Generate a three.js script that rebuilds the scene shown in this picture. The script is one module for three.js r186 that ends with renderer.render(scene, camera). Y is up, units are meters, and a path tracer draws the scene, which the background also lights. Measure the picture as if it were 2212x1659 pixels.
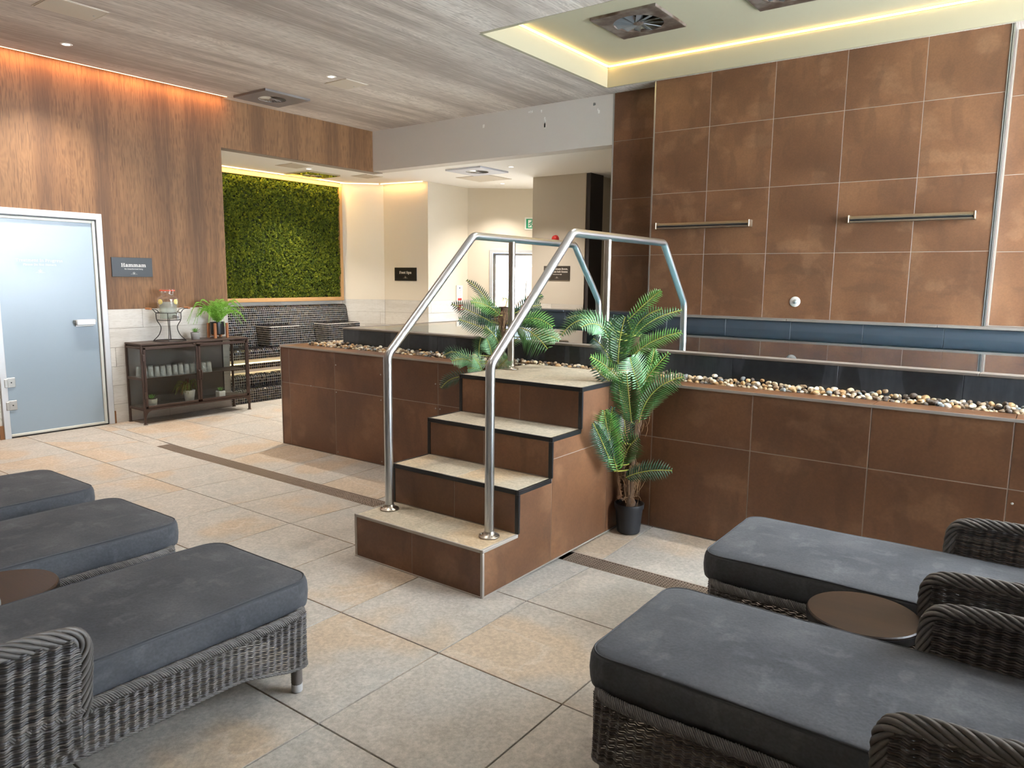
import * as THREE from 'three';
import { mergeGeometries, mergeVertices, toCreasedNormals } from 'three/addons/utils/BufferGeometryUtils.js';
import { RoundedBoxGeometry } from 'three/addons/geometries/RoundedBoxGeometry.js';
import { RectAreaLightUniformsLib } from 'three/addons/lights/RectAreaLightUniformsLib.js';

// ---------------------------------------------------------------- camera, sky, light, exposure
const scene = new THREE.Scene();
const renderer = new THREE.WebGLRenderer({ antialias: true });
renderer.shadowMap.enabled = true;
renderer.toneMapping = THREE.LinearToneMapping;
renderer.toneMappingExposure = 1.56;
RectAreaLightUniformsLib.init();
const camera = new THREE.PerspectiveCamera(2 * Math.atan(829.5 / 1589.5) * 180 / Math.PI, 2212 / 1659, 0.05, 200);
camera.position.set(0, 1.54, 0);
camera.rotation.set(-0.14274585, 0.63778435, 0.01077664, 'YXZ');
scene.add(camera);
scene.background = new THREE.Color().setRGB(19.5, 21.6, 23.8);   // bright, lightly overcast daylight sky

// ---------------------------------------------------------------- helpers
const rngOf = (s) => () => { s |= 0; s = s + 0x6D2B79F5 | 0; let t = Math.imul(s ^ s >>> 15, 1 | s); t = t + Math.imul(t ^ t >>> 7, 61 | t) ^ t; return ((t ^ t >>> 14) >>> 0) / 4294967296; };
const rnd = rngOf(7);
const V = (x, y, z) => new THREE.Vector3(x, y, z);
const lerp = (a, b, t) => a + (b - a) * t;
const clamp = (x, a = 0, b = 1) => Math.min(b, Math.max(a, x));
const sstep = (a, b, x) => { const t = clamp((x - a) / (b - a)); return t * t * (3 - 2 * t); };
const taken = {};
function numbered(n) { const k = taken[n] = (taken[n] ?? -1) + 1; return k ? `${n}_${String(k).padStart(3, '0')}` : n; }
function shade(o) { o.castShadow = o.receiveShadow = true; return o; }
function part(parent, name, geo, mat, kind) { const m = shade(new THREE.Mesh(geo, mat)); m.name = name; if (kind) m.userData.kind = kind; parent.add(m); return m; }
function thing(name, label, category, pos = [0, 0, 0], ry = 0, group) {
  const o = new THREE.Group(); o.name = numbered(name); o.position.set(...pos); o.rotation.y = ry; scene.add(o);
  o.userData = { label, category }; if (group) o.userData.group = group; return o;
}
function solo(name, label, category, geo, mat, group) { const m = shade(new THREE.Mesh(geo, mat)); m.name = numbered(name); m.userData = { label, category }; if (group) m.userData.group = group; scene.add(m); return m; }
function struct(name, geo, mat, label) { const m = geo ? shade(new THREE.Mesh(geo, mat)) : new THREE.Group(); m.name = name; m.userData.kind = 'structure'; if (label) m.userData.label = label; scene.add(m); return m; }
function copyOf(src, label, group) { const c = src.clone(); c.name = numbered(src.name.replace(/_\d{3}$/, '')); c.userData = { ...src.userData }; if (label) c.userData.label = label; if (group) c.userData.group = group; scene.add(c); return c; }

function geoFrom(tris, uvs) { const g = new THREE.BufferGeometry(); g.setAttribute('position', new THREE.Float32BufferAttribute(tris, 3)); if (uvs) g.setAttribute('uv', new THREE.Float32BufferAttribute(uvs, 2)); g.computeVertexNormals(); return g; }
// box-projected texture coordinates in metres / T
function uvm(g, T = 1, ou = 0, ov = 0, swap = false) {
  if (g.index) g = g.toNonIndexed();
  const p = g.attributes.position, uv = new Float32Array(p.count * 2), a = V(), b = V(), c = V(), n = V();
  for (let i = 0; i < p.count; i += 3) {
    a.fromBufferAttribute(p, i); b.fromBufferAttribute(p, i + 1); c.fromBufferAttribute(p, i + 2);
    n.copy(b).sub(a).cross(c.clone().sub(a)); const ax = Math.abs(n.x), ay = Math.abs(n.y), az = Math.abs(n.z);
    [a, b, c].forEach((q, k) => { let u, v; if (ay >= ax && ay >= az) { u = q.x; v = q.z; } else if (ax >= az) { u = q.z; v = q.y; } else { u = q.x; v = q.y; } if (swap) [u, v] = [v, u]; uv[(i + k) * 2] = u / T + ou; uv[(i + k) * 2 + 1] = v / T + ov; });
  }
  g.setAttribute('uv', new THREE.BufferAttribute(uv, 2)); return g;
}
// chamfered box from lo to hi: 44 triangles
function cb(lo, hi, c = 0.002) {
  const cx = [0, 1, 2].map(i => (lo[i] + hi[i]) / 2), h = [0, 1, 2].map(i => Math.abs(hi[i] - lo[i]) / 2), out = [];
  c = Math.min(c, ...h.map(x => x * 0.45));
  const P = (s, ax) => [0, 1, 2].map(i => cx[i] + s[i] * (h[i] - (i === ax ? 0 : c)));
  const tri = (a, b, d) => { const n = V(...b).sub(V(...a)).cross(V(...d).sub(V(...a))), m = V((a[0] + b[0] + d[0]) / 3 - cx[0], (a[1] + b[1] + d[1]) / 3 - cx[1], (a[2] + b[2] + d[2]) / 3 - cx[2]); out.push(...a, ...(n.dot(m) > 0 ? [...b, ...d] : [...d, ...b])); };
  const quad = (a, b, d, e) => { tri(a, b, d); tri(a, d, e); };
  for (let ax = 0; ax < 3; ax++) { const u = (ax + 1) % 3, v = (ax + 2) % 3; for (const s of [-1, 1]) { const q = [[-1, -1], [1, -1], [1, 1], [-1, 1]].map(([x, y]) => { const k = [0, 0, 0]; k[ax] = s; k[u] = x; k[v] = y; return P(k, ax); }); quad(...q); }
    for (const su of [-1, 1]) for (const sv of [-1, 1]) { const k0 = [0, 0, 0], k1 = [0, 0, 0]; k0[ax] = -1; k1[ax] = 1; k0[u] = k1[u] = su; k0[v] = k1[v] = sv; quad(P(k0, u), P(k1, u), P(k1, v), P(k0, v)); } }
  for (const x of [-1, 1]) for (const y of [-1, 1]) for (const z of [-1, 1]) tri(P([x, y, z], 0), P([x, y, z], 1), P([x, y, z], 2));
  return geoFrom(out);
}
function bx(lo, hi) { const g = new THREE.BoxGeometry(Math.abs(hi[0] - lo[0]), Math.abs(hi[1] - lo[1]), Math.abs(hi[2] - lo[2])); g.translate((lo[0] + hi[0]) / 2, (lo[1] + hi[1]) / 2, (lo[2] + hi[2]) / 2); return g; }
function merge(list) { const has = list.every(g => g.attributes.uv), hc = list.every(g => g.attributes.color); return mergeGeometries(list.map(g => { g = g.index ? g.toNonIndexed() : g.clone(); for (const k of Object.keys(g.attributes)) if (!(k === 'position' || k === 'normal' || (k === 'uv' && has) || (k === 'color' && hc))) g.deleteAttribute(k); return g; })); }
function tube(pts, r, seg = 24, rad = 10, closed = false) { const c = new THREE.CatmullRomCurve3(pts.map(p => Array.isArray(p) ? V(...p) : p), closed, 'centripetal'); return new THREE.TubeGeometry(c, seg, r, rad, closed); }
function lathe(prof, seg = 32) { return new THREE.LatheGeometry(prof.map(([x, y]) => new THREE.Vector2(x, y)), seg); }
function rod(a, b, r, rad = 10) { a = V(...a); b = V(...b); const d = b.clone().sub(a), g = new THREE.CylinderGeometry(r, r, d.length(), rad); g.applyQuaternion(new THREE.Quaternion().setFromUnitVectors(V(0, 1, 0), d.clone().normalize())); g.translate((a.x + b.x) / 2, (a.y + b.y) / 2, (a.z + b.z) / 2); return g; }
// upright prism over a plan polygon [x,z]
function prism(poly, y0, y1) { const s = new THREE.Shape(poly.map(([x, z]) => new THREE.Vector2(x, -z))); const g = new THREE.ExtrudeGeometry(s, { depth: y1 - y0, bevelEnabled: false }); g.rotateX(-Math.PI / 2); g.translate(0, y0, 0); return g; }
// vertical wall panel between plan points a and b, thickness t to the back (left of a->b)
function wallSeg(a, b, y0, y1, t) { const dx = b[0] - a[0], dz = b[1] - a[1], L = Math.hypot(dx, dz), nx = dz / L, nz = -dx / L; const g = bx([0, y0, -t], [L, y1, 0]); const m = new THREE.Matrix4().makeBasis(V(dx / L, 0, dz / L), V(0, 1, 0), V(-dz / L, 0, dx / L)); m.setPosition(a[0], 0, a[1]); g.userData.m = m; return { g, m, L }; }

// periodic value noise
function hash(x, y, s) { let h = Math.imul(x, 374761393) + Math.imul(y, 668265263) + Math.imul(s, 2147483647) | 0; h = Math.imul(h ^ h >>> 13, 1274126177); h ^= h >>> 16; return (h >>> 0) / 4294967296; }
function pn(x, y, px, py, s) { const xi = Math.floor(x), yi = Math.floor(y), fx = x - xi, fy = y - yi, u = fx * fx * (3 - 2 * fx), v = fy * fy * (3 - 2 * fy), x0 = ((xi % px) + px) % px, x1 = (x0 + 1) % px, y0 = ((yi % py) + py) % py, y1 = (y0 + 1) % py; const a = hash(x0, y0, s), b = hash(x1, y0, s), c = hash(x0, y1, s), d = hash(x1, y1, s); return a + (b - a) * u + (c - a) * v + (a - b - c + d) * u * v; }
function fbm(u, v, fx, fy, oct, s, gain = 0.5) { let a = 0, w = 1, t = 0; for (let o = 0; o < oct; o++) { a += w * pn(u * fx, v * fy, fx, fy, s + o * 17); t += w; w *= gain; fx *= 2; fy *= 2; } return a / t; }
function tex(w, h, fn, srgb = true) {
  const d = new Uint8Array(w * h * 4);
  for (let y = 0; y < h; y++) for (let x = 0; x < w; x++) { const c = fn((x + 0.5) / w, (y + 0.5) / h), i = (y * w + x) * 4; d[i] = clamp(c[0], 0, 255); d[i + 1] = clamp(c[1] ?? c[0], 0, 255); d[i + 2] = clamp(c[2] ?? c[0], 0, 255); d[i + 3] = 255; }
  const t = new THREE.DataTexture(d, w, h, THREE.RGBAFormat); t.wrapS = t.wrapT = THREE.RepeatWrapping; t.magFilter = THREE.LinearFilter; t.minFilter = THREE.LinearMipmapLinearFilter; t.generateMipmaps = true; if (srgb) t.colorSpace = THREE.SRGBColorSpace; t.needsUpdate = true; return t;
}
const mix3 = (a, b, t) => [lerp(a[0], b[0], t), lerp(a[1], b[1], t), lerp(a[2], b[2], t)];
const std = (o) => new THREE.MeshStandardMaterial(o);
const phy = (o) => new THREE.MeshPhysicalMaterial(o);
const col = (r, g, b) => new THREE.Color().setRGB(r / 255, g / 255, b / 255, THREE.SRGBColorSpace);

// ---------------------------------------------------------------- textures (matter only: grain, mottle, weave)
const T_stone = tex(1024, 1024, (u, v) => {                       // 2.43 m of sandstone-look porcelain
  const warpU = u + 0.06 * fbm(u, v, 3, 3, 3, 91), warpV = v + 0.06 * fbm(u, v, 3, 3, 3, 92);
  const big = fbm(warpU, warpV, 5, 4, 4, 1), mid = fbm(warpU, warpV, 14, 10, 4, 5), fine = fbm(u, v, 220, 220, 2, 9), gr = hash(Math.floor(u * 1024), Math.floor(v * 1024), 4);
  const vein = 1 - Math.abs(2 * fbm(warpU, warpV, 6, 9, 4, 33) - 1);
  let c = mix3([182, 175, 164], [198, 191, 180], mid);
  c = mix3(c, [204, 170, 132], sstep(0.55, 0.74, big) * 0.45);
  c = mix3(c, [186, 185, 179], sstep(0.46, 0.3, big) * 0.5);
  c = mix3(c, [216, 208, 196], sstep(0.93, 0.99, vein) * 0.3);
  const k = 0.95 + 0.09 * (fine - 0.5) * 2 + 0.10 * (gr - 0.5);
  return c.map(x => x * k);
});
const B_stone = tex(512, 512, (u, v) => { const f = fbm(u, v, 150, 150, 3, 77); return [f * 255]; }, false);
const T_brown = tex(1024, 1024, (u, v) => {                       // 2.42 m of rust brown porcelain
  const wu = u + 0.08 * fbm(u, v, 4, 4, 3, 55), wv = v + 0.08 * fbm(u, v, 4, 4, 3, 56), a = fbm(wu, wv, 5, 5, 5, 11), b = fbm(wu, wv, 11, 16, 5, 12), st = fbm(wu, v, 26, 9, 4, 14), g = fbm(u, v, 256, 256, 2, 15);
  let c = mix3([90, 60, 40], [121, 84, 57], clamp(0.5 + (a - 0.5) * 1.7)); c = mix3(c, [142, 108, 80], sstep(0.54, 0.74, b) * 0.34); c = mix3(c, [70, 48, 34], sstep(0.56, 0.75, st) * 0.22);
  return c.map(x => x * (0.94 + 0.12 * g));
});
const T_scaleC = tex(256, 256, (u, v) => { const a = fbm(u, v, 12, 12, 4, 61); return mix3([150, 128, 110], [236, 232, 228], clamp((a - 0.3) * 2.4)); });
const T_slate = tex(512, 512, (u, v) => {                         // near-black slate with dried water marks
  const a = fbm(u, v, 60, 60, 3, 71), m = sstep(0.52, 0.56, fbm(u + 0.02 * fbm(u, v, 20, 8, 2, 74), v, 7, 2, 3, 72)), d = fbm(u, v, 90, 14, 2, 73); let c = mix3([34, 37, 41], [46, 50, 54], a); return mix3(c, [72, 79, 86], m * (0.35 + 0.4 * d));
});
const woodFn = (base, dark, light, s, fx, k) => (u, v) => {
  const w = u + 0.012 * fbm(u, v, 6, 3, 3, s) + 0.02 * Math.sin(6.283 * v) * 0;
  const ring = 0.5 + 0.5 * Math.sin(6.283 * (fbm(w, v, fx, 2, 3, s + 3) * 26)), band = fbm(w, v, fx, 1, 3, s + 5), fine = fbm(w, v, 260, 7, 3, s + 7), pore = fbm(w, v, 420, 26, 2, s + 9);
  let c = mix3(base, dark, sstep(0.45, 0.8, band) * 0.75); c = mix3(c, light, sstep(0.55, 0.2, band) * 0.5); c = mix3(c, dark, ring * 0.16 * k); c = mix3(c, dark, sstep(0.52, 0.75, pore) * 0.55); c = mix3(c, light, sstep(0.55, 0.8, fine) * 0.35);
  return c;
};
const T_oak = tex(1024, 1024, woodFn([128, 91, 58], [86, 59, 37], [150, 112, 75], 101, 14, 1));
const T_ceil = tex(1024, 1024, woodFn([212, 201, 189], [152, 139, 128], [240, 233, 223], 201, 12, 1.3));
const T_pale = tex(512, 512, woodFn([208, 204, 196], [186, 180, 170], [222, 219, 212], 301, 8, 0.5));
const T_weave = tex(256, 256, (u, v) => { const a = 0.5 + 0.5 * Math.sin(u * 6.283 * 42), b = 0.5 + 0.5 * Math.sin(v * 6.283 * 42); return [90 + 60 * a * b + 80 * fbm(u, v, 60, 60, 2, 3)]; }, false);
const T_cloth = tex(1024, 1024, (u, v) => {                       // washed charcoal canvas, 1.6 m
  const a = fbm(u, v, 7, 7, 5, 21), b = fbm(u, v, 30, 16, 4, 22), g = fbm(u, v, 300, 300, 2, 23), rub = sstep(0.66, 0.8, fbm(u + 0.05 * a, v, 14, 26, 4, 25));
  let c = mix3([58, 61, 66], [82, 84, 88], clamp(0.5 + (a - 0.5) * 1.6)); c = mix3(c, [96, 99, 103], sstep(0.6, 0.75, b) * 0.3); c = mix3(c, [132, 133, 134], rub * 0.16);
  return c.map(x => x * (0.9 + 0.2 * g));
});
const B_cloth = tex(512, 512, (u, v) => [fbm(u, v, 190, 190, 2, 31) * 200 + 55 * fbm(u, v, 12, 12, 3, 32)], false);
const T_brush = tex(256, 256, (u, v) => [120 + 90 * fbm(u, v, 4, 200, 2, 41)], false);

// ---------------------------------------------------------------- materials
const MAT = {
  stone: std({ map: T_stone, color: col(244, 245, 246), roughness: 0.62, bumpMap: B_stone, bumpScale: 0.0012 }),
  tread: std({ map: T_stone, color: col(250, 244, 228), roughness: 0.7, bumpMap: B_stone, bumpScale: 0.0015 }),
  grout: std({ color: col(52, 46, 41), roughness: 0.9 }),
  groutLight: std({ color: col(150, 138, 126), roughness: 0.9 }),
  brown: std({ map: T_brown, roughness: 0.42 }),
  slate: std({ map: T_slate, roughness: 0.2 }),
  slateWet: std({ color: col(40, 50, 56), roughness: 0.3 }),
  black: std({ color: col(28, 29, 31), roughness: 0.35 }),
  silver: std({ color: col(176, 176, 172), roughness: 0.35, metalness: 0.9 }),
  silverDull: std({ color: col(170, 164, 156), roughness: 0.55, metalness: 0.35 }),
  steel: std({ color: col(196, 198, 198), roughness: 0.3, metalness: 1 }),
  oak: std({ map: T_oak, roughness: 0.55 }),
  ceil: std({ map: T_ceil, roughness: 0.7 }),
  pale: std({ map: T_pale, roughness: 0.45 }),
  plaster: std({ color: col(200, 191, 176), roughness: 0.85, bumpMap: T_weave, bumpScale: 0.0006 }),
  plasterWarm: std({ color: col(218, 208, 190), roughness: 0.85, bumpMap: T_weave, bumpScale: 0.0006 }),
  beam: std({ color: col(206, 198, 187), roughness: 0.85, bumpMap: T_weave, bumpScale: 0.0006 }),
  white: std({ color: col(238, 234, 226), roughness: 0.8 }),
  coffer: std({ color: col(168, 160, 134), roughness: 0.85 }),
  frame: std({ color: col(204, 208, 212), roughness: 0.4, metalness: 0.25 }),
  oakLight: std({ map: T_oak, color: col(255, 236, 205), roughness: 0.5 }),
  dark: std({ color: col(58, 55, 56), roughness: 0.5 }),
  rust: std({ color: col(82, 68, 62), roughness: 0.42, metalness: 0.5 }),
  glass: phy({ color: 0xffffff, roughness: 0.02, transmission: 1, thickness: 0, ior: 1.45 }),
  cloth: phy({ map: T_cloth, roughness: 0.9, bumpMap: B_cloth, bumpScale: 0.0008, sheen: 0.35, sheenColor: col(150, 156, 164), sheenRoughness: 0.5 }),
};

// ---------------------------------------------------------------- the setting
const XL = -7.8, XR = 2.0, ZB = 3.2, HC = 3.51, HL = 2.98, DADO = 1.18;
const R2 = rngOf(21);
// floor: sandstone-look tiles that fall gently to a slot drain
{
  const floor = struct('floor');
  const dz0 = -3.355, dz1 = -3.49, dx0 = -6.544;
  const drop = (x, z) => { const ax = Math.max(0, dx0 - x), az = z > dz0 ? z - dz0 : z < dz1 ? dz1 - z : 0; return -0.022 * clamp(1 - Math.max(ax, az) / 0.6); };
  const xs = []; for (let k = -6; k <= 10; k++) xs.push(-1.33 - 0.6087 * k); xs.unshift(XR); xs.push(XL - 0.02); // descending
  const zs = [ZB, 2.757, 2.148, 1.539, 0.93, 0.321, -0.288, -0.897, -1.506, -2.124, -2.752, dz0];
  const zs2 = [dz1, -4.12, -4.729, -5.338, -5.947, -6.556];
  const slopeTile = (poly) => {                                     // poly: plan points, counter-clockwise seen from above
    const cx = poly.reduce((s, p) => s + p[0], 0) / poly.length, cz = poly.reduce((s, p) => s + p[1], 0) / poly.length, g = 0.003;
    const ins = (d, dy) => poly.map(([x, z]) => { const lx = x - cx, lz = z - cz; return [x - Math.sign(lx) * Math.min(d, Math.abs(lx)), drop(x, z) + dy, z - Math.sign(lz) * Math.min(d, Math.abs(lz))]; });
    const top = ins(g + 0.0012, 0), edge = ins(g, -0.0012), bot = ins(g, -0.014), t = [], n = poly.length;
    for (let i = 1; i + 1 < n; i++) t.push(...top[0], ...top[i], ...top[i + 1]);
    for (let i = 0; i < n; i++) { const j = (i + 1) % n; for (const [A, B] of [[top, edge], [edge, bot]]) t.push(...A[i], ...B[i], ...B[j], ...A[i], ...B[j], ...A[j]); }
    return uvm(geoFrom(t), 2.43, Math.floor(R2() * 16) / 16 + 0.013, Math.floor(R2() * 16) / 16 + 0.007, R2() < 0.5);
  };
  const rect = (xa, xb, za, zb) => [[xb, za], [xa, za], [xa, zb], [xb, zb]];   // xa<... order gives upward faces
  const addT = (poly) => { const g = slopeTile(poly); if (g.attributes.normal.getY(0) < 0) { const p = g.attributes.position, u = g.attributes.uv; for (let i = 0; i < p.count; i += 3) { for (const a of [p, u]) { for (let c = 0; c < a.itemSize; c++) { const q = a.array[(i + 1) * a.itemSize + c]; a.array[(i + 1) * a.itemSize + c] = a.array[(i + 2) * a.itemSize + c]; a.array[(i + 2) * a.itemSize + c] = q; } } } g.computeVertexNormals(); } part(floor, 'tile', g, MAT.stone); };
  for (let i = 0; i + 1 < xs.length; i++) {
    const xa = xs[i + 1], xb = xs[i];
    for (let j = 0; j + 1 < zs.length; j++) {
      if (j === zs.length - 2 && xa < -6.9 && xa > -7.5) { addT([[xb, zs[j]], [xa, zs[j]], [xb, zs[j + 1]]]); addT([[xa, zs[j]], [xa, zs[j + 1]], [xb, zs[j + 1]]]); continue; }
      addT(rect(xa, xb, zs[j + 1], zs[j]));
    }
    if (xa < dx0) addT(rect(xa, Math.min(xb, dx0), dz1, dz0));
    for (let j = 0; j + 1 < zs2.length; j++) { if (j > 0 && xb > -5.58) continue; addT(rect(xa, j > 0 ? Math.min(xb, -5.66) : xb, zs2[j + 1], zs2[j])); }
  }
  part(floor, 'passage_paving', uvm(bx([XL - 1.8, -0.25, -11.3], [XR + 0.3, -0.001, -6.557]), 2.43), MAT.stone);
  // screed under the tiles, with a channel for the drain
  part(floor, 'screed', merge([bx([XL - 0.3, -0.25, dz0], [XR + 0.3, -0.03, ZB + 0.3]), bx([XL - 0.3, -0.25, -6.6], [XR + 0.3, -0.03, dz1]), bx([XL - 0.3, -0.25, dz1 - 0.001], [XR + 0.3, -0.09, dz0 + 0.001]), bx([XL - 0.3, -0.25, dz1], [dx0, -0.03, dz0]), bx([-9.5, -0.25, -6.6], [XL - 0.02, -0.005, -4.8])]), MAT.grout);
}
// slot drains either side of the steps
function drain(x0, x1, label) {
  const g = thing('floor_drain', label, 'drain', [0, 0, 0], 0, 'slot drains in the floor');
  const z0 = -3.49, z1 = -3.355, y = -0.0215, bars = [], n = Math.round((x1 - x0) / 0.017);
  part(g, 'frame', merge([bx([x0, -0.05, z1 - 0.006], [x1, y, z1]), bx([x0, -0.05, z0], [x1, y, z0 + 0.006]), bx([x0, -0.05, z0], [x0 + 0.006, y, z1]), bx([x1 - 0.006, -0.05, z0], [x1, y, z1])]), MAT.drainSteel);
  for (let k = 1; k < 7; k++) { const z = lerp(z0 + 0.006, z1 - 0.006, k / 7); bars.push(bx([x0, y - 0.006, z - 0.005], [x1, y - 0.001, z + 0.005])); }
  for (let k = 0; k <= n; k++) { const x = lerp(x0 + 0.006, x1 - 0.006, k / n); bars.push(bx([x - 0.004, y - 0.006, z0 + 0.004], [x + 0.004, y - 0.001, z1 - 0.004])); }
  part(g, 'grate', merge(bars), MAT.drainSteel, 'stuff'); part(g, 'channel', bx([x0, -0.075, z0], [x1, -0.07, z1]), MAT.black);
}
MAT.drainSteel = std({ color: col(150, 134, 120), roughness: 0.5, metalness: 0.4 });
drain(-6.544, -3.03, 'perforated metal slot drain running from the cabinet side to the steps');
drain(-2.12, XR, 'perforated metal slot drain between the steps and the right-hand loungers');

// slab over a plan rectangle with round openings [x, z, r]
function slab(x0, x1, z0, z1, y0, y1, holes = []) { const sh = new THREE.Shape([[x0, z0], [x1, z0], [x1, z1], [x0, z1]].map(([x, z]) => new THREE.Vector2(x, -z))); for (const [x, z, r] of holes) { const h = new THREE.Path(); h.absarc(x, -z, r, 0, 6.2832, true); sh.holes.push(h); } const g = new THREE.ExtrudeGeometry(sh, { depth: y1 - y0, bevelEnabled: false, curveSegments: 40 }); g.rotateX(-Math.PI / 2); g.translate(0, y0, 0); return g; }
const DUCT = { main: [-7.29, -5.28, 0.15], cofA: [-3.125, -5.975, 0.215], cofB: [-1.885, -5.975, 0.215], low: [-6.52, -7.95, 0.16], alc: [-8.755, -6.97, 0.14] };
// ceilings
{
  const s = new THREE.Shape([[XL, -7.25], [XR + 0.3, -7.25], [XR + 0.3, ZB + 0.3], [-7.69, ZB + 0.3], [-7.69, -5.0], [XL, -5.0]].map(([x, z]) => new THREE.Vector2(x, -z)));
  const hole = new THREE.Path([[-4.0, -7.0], [-4.0, -4.93], [1.7, -4.93], [1.7, -7.0]].map(([x, z]) => new THREE.Vector2(x, -z))); s.holes.push(hole); { const h = new THREE.Path(); h.absarc(DUCT.main[0], -DUCT.main[1], DUCT.main[2], 0, 6.2832, true); s.holes.push(h); }
  const g = new THREE.ExtrudeGeometry(s, { depth: 0.12, bevelEnabled: false, curveSegments: 40 }); g.rotateX(-Math.PI / 2); g.translate(0, HC, 0);
  struct('ceiling', uvm(g, 2.3, 0.1, 0.3), MAT.ceil, 'bleached wood-look ceiling');
  const c2 = struct('ceiling_coffer'); c2.userData.label = 'raised plaster coffer in the ceiling above the pool';
  part(c2, 'panel', slab(-4.1, 1.8, -7.1, -4.83, 3.725, 3.8, [DUCT.cofA, DUCT.cofB]), MAT.coffer);
  part(c2, 'fascia', bx([-4.03, 3.508, -7.0], [-3.995, 3.7, -4.93]), MAT.coffer);
  part(c2, 'fascia', bx([-3.995, 3.508, -7.03], [1.7, 3.7, -6.995]), MAT.coffer);
  part(c2, 'fascia', bx([-3.995, 3.508, -4.935], [1.7, 3.7, -4.9]), MAT.coffer);
  part(c2, 'fascia', bx([1.695, 3.508, -6.99], [1.73, 3.7, -4.94]), MAT.coffer);
  part(c2, 'cove_edge', merge([bx([-4.1, 3.62, -7.1], [-4.02, 3.76, -4.83]), bx([-4.1, 3.62, -7.1], [1.8, 3.76, -7.03]), bx([-4.1, 3.62, -4.9], [1.8, 3.76, -4.83]), bx([1.73, 3.62, -7.1], [1.8, 3.76, -4.83])]), MAT.coffer);
  const low = struct('ceiling_low', merge([slab(-9.5, -3.91, -11.2, -7.51, HL, HL + 0.1, [DUCT.low]), bx([-9.5, HL, -7.51], [-4.06, HL + 0.1, -7.451]), bx([-9.5, HL, -7.451], [-8.001, HL + 0.1, -7.27]), slab(-9.5, XL - 0.19, -7.27, -4.9, HL, HL + 0.1, [DUCT.alc])]), MAT.white, 'white lowered ceiling over the foot spa and passage');
  struct('roof', merge([slab(XL - 0.3, XR + 0.3, -7.5, ZB + 0.3, 3.8, 3.95, [DUCT.main, DUCT.cofA, DUCT.cofB]), slab(-9.7, -3.8, -11.4, -7.505, HL + 0.12, HL + 0.25, [DUCT.low]), slab(-9.7, -8.01, -7.505, -4.7, HL + 0.12, HL + 0.25, [DUCT.alc])]), MAT.grout);
}
// plank-tile dado in the local frame of a wall panel (length L along x, front face at z = 0)
function dado(parent, m, L, x0 = 0, seed = 1, y1 = DADO) {
  const R = rngOf(seed), rows = Math.round(y1 / 0.1967);
  for (let r = 0; r < rows; r++) { let x = x0 - [0.35, 0.95, 0.1, 0.7, 0.5, 0.2][(r + seed) % 6] * 1.2; while (x < L) { const a = Math.max(x, x0), b = Math.min(x + 1.2, L); if (b - a > 0.02) { const g = cb([a + 0.0015, r * y1 / rows + 0.0015, 0], [b - 0.0015, (r + 1) * y1 / rows - 0.0015, 0.009], 0.001); uvm(g, 1.1, R(), R(), true); g.applyMatrix4(m); part(parent, 'plank', g, MAT.pale); } x += 1.2; } }
}
// left wall: oak cladding above a plank dado, a glazed door, and a header over the foot-spa alcove
{
  const w = struct('wall_left'); w.userData.label = 'left wall clad in brown oak above pale plank tiles';
  const oak = (z0, z1, y0, y1, x1 = XL) => part(w, 'oak_panel', uvm(bx([x1 - 0.02, y0, z0], [x1, y1, z1]), 2.3, 0.2, 0.1), MAT.oak);
  part(w, 'core', merge([bx([-8.0, -0.2, -2.58], [XL - 0.012, 3.8, ZB + 0.3]), bx([-8.0, 2.13, -3.58], [XL - 0.02, 3.8, -2.58]), bx([-8.0, -0.2, -4.93], [XL - 0.012, 3.8, -3.58]), bx([-8.0, HL - 0.005, -7.45], [XL - 0.02, 3.8, -4.93]), bx([-8.6, -0.2, -3.7], [-8.5, 2.4, -2.4])]), MAT.groutLight);
  oak(-2.58, ZB, DADO, 3.7); oak(-3.58, -2.58, 2.13, 3.7); oak(-4.93, -3.58, DADO, 3.7); oak(-7.26, -4.93, HL - 0.01, 3.7);
  part(w, 'oak_return', uvm(bx([-8.0, DADO, -4.945], [XL, HL, -4.93]), 2.3, 0.6, 0.4), MAT.oak);
  const m1 = new THREE.Matrix4().makeBasis(V(0, 0, -1), V(0, 1, 0), V(1, 0, 0)).setPosition(XL - 0.009, 0, -3.58); dado(w, m1, 1.35, 0, 4);
  const m2 = new THREE.Matrix4().makeBasis(V(0, 0, -1), V(0, 1, 0), V(1, 0, 0)).setPosition(XL - 0.009, 0, -0.2); dado(w, m2, 2.38, 0, 3);
  part(w, 'dado_return', bx([-8.0, 0, -4.94], [XL, DADO, -4.93]), MAT.pale);
  part(w, 'skirting_block', cb([XL - 0.01, 0, -3.60], [XL + 0.012, 0.13, -3.56], 0.002), MAT.oakLight); part(w, 'skirting_block', cb([XL - 0.01, 0, -2.60], [XL + 0.012, 0.13, -2.545], 0.002), MAT.oakLight);
}
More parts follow.
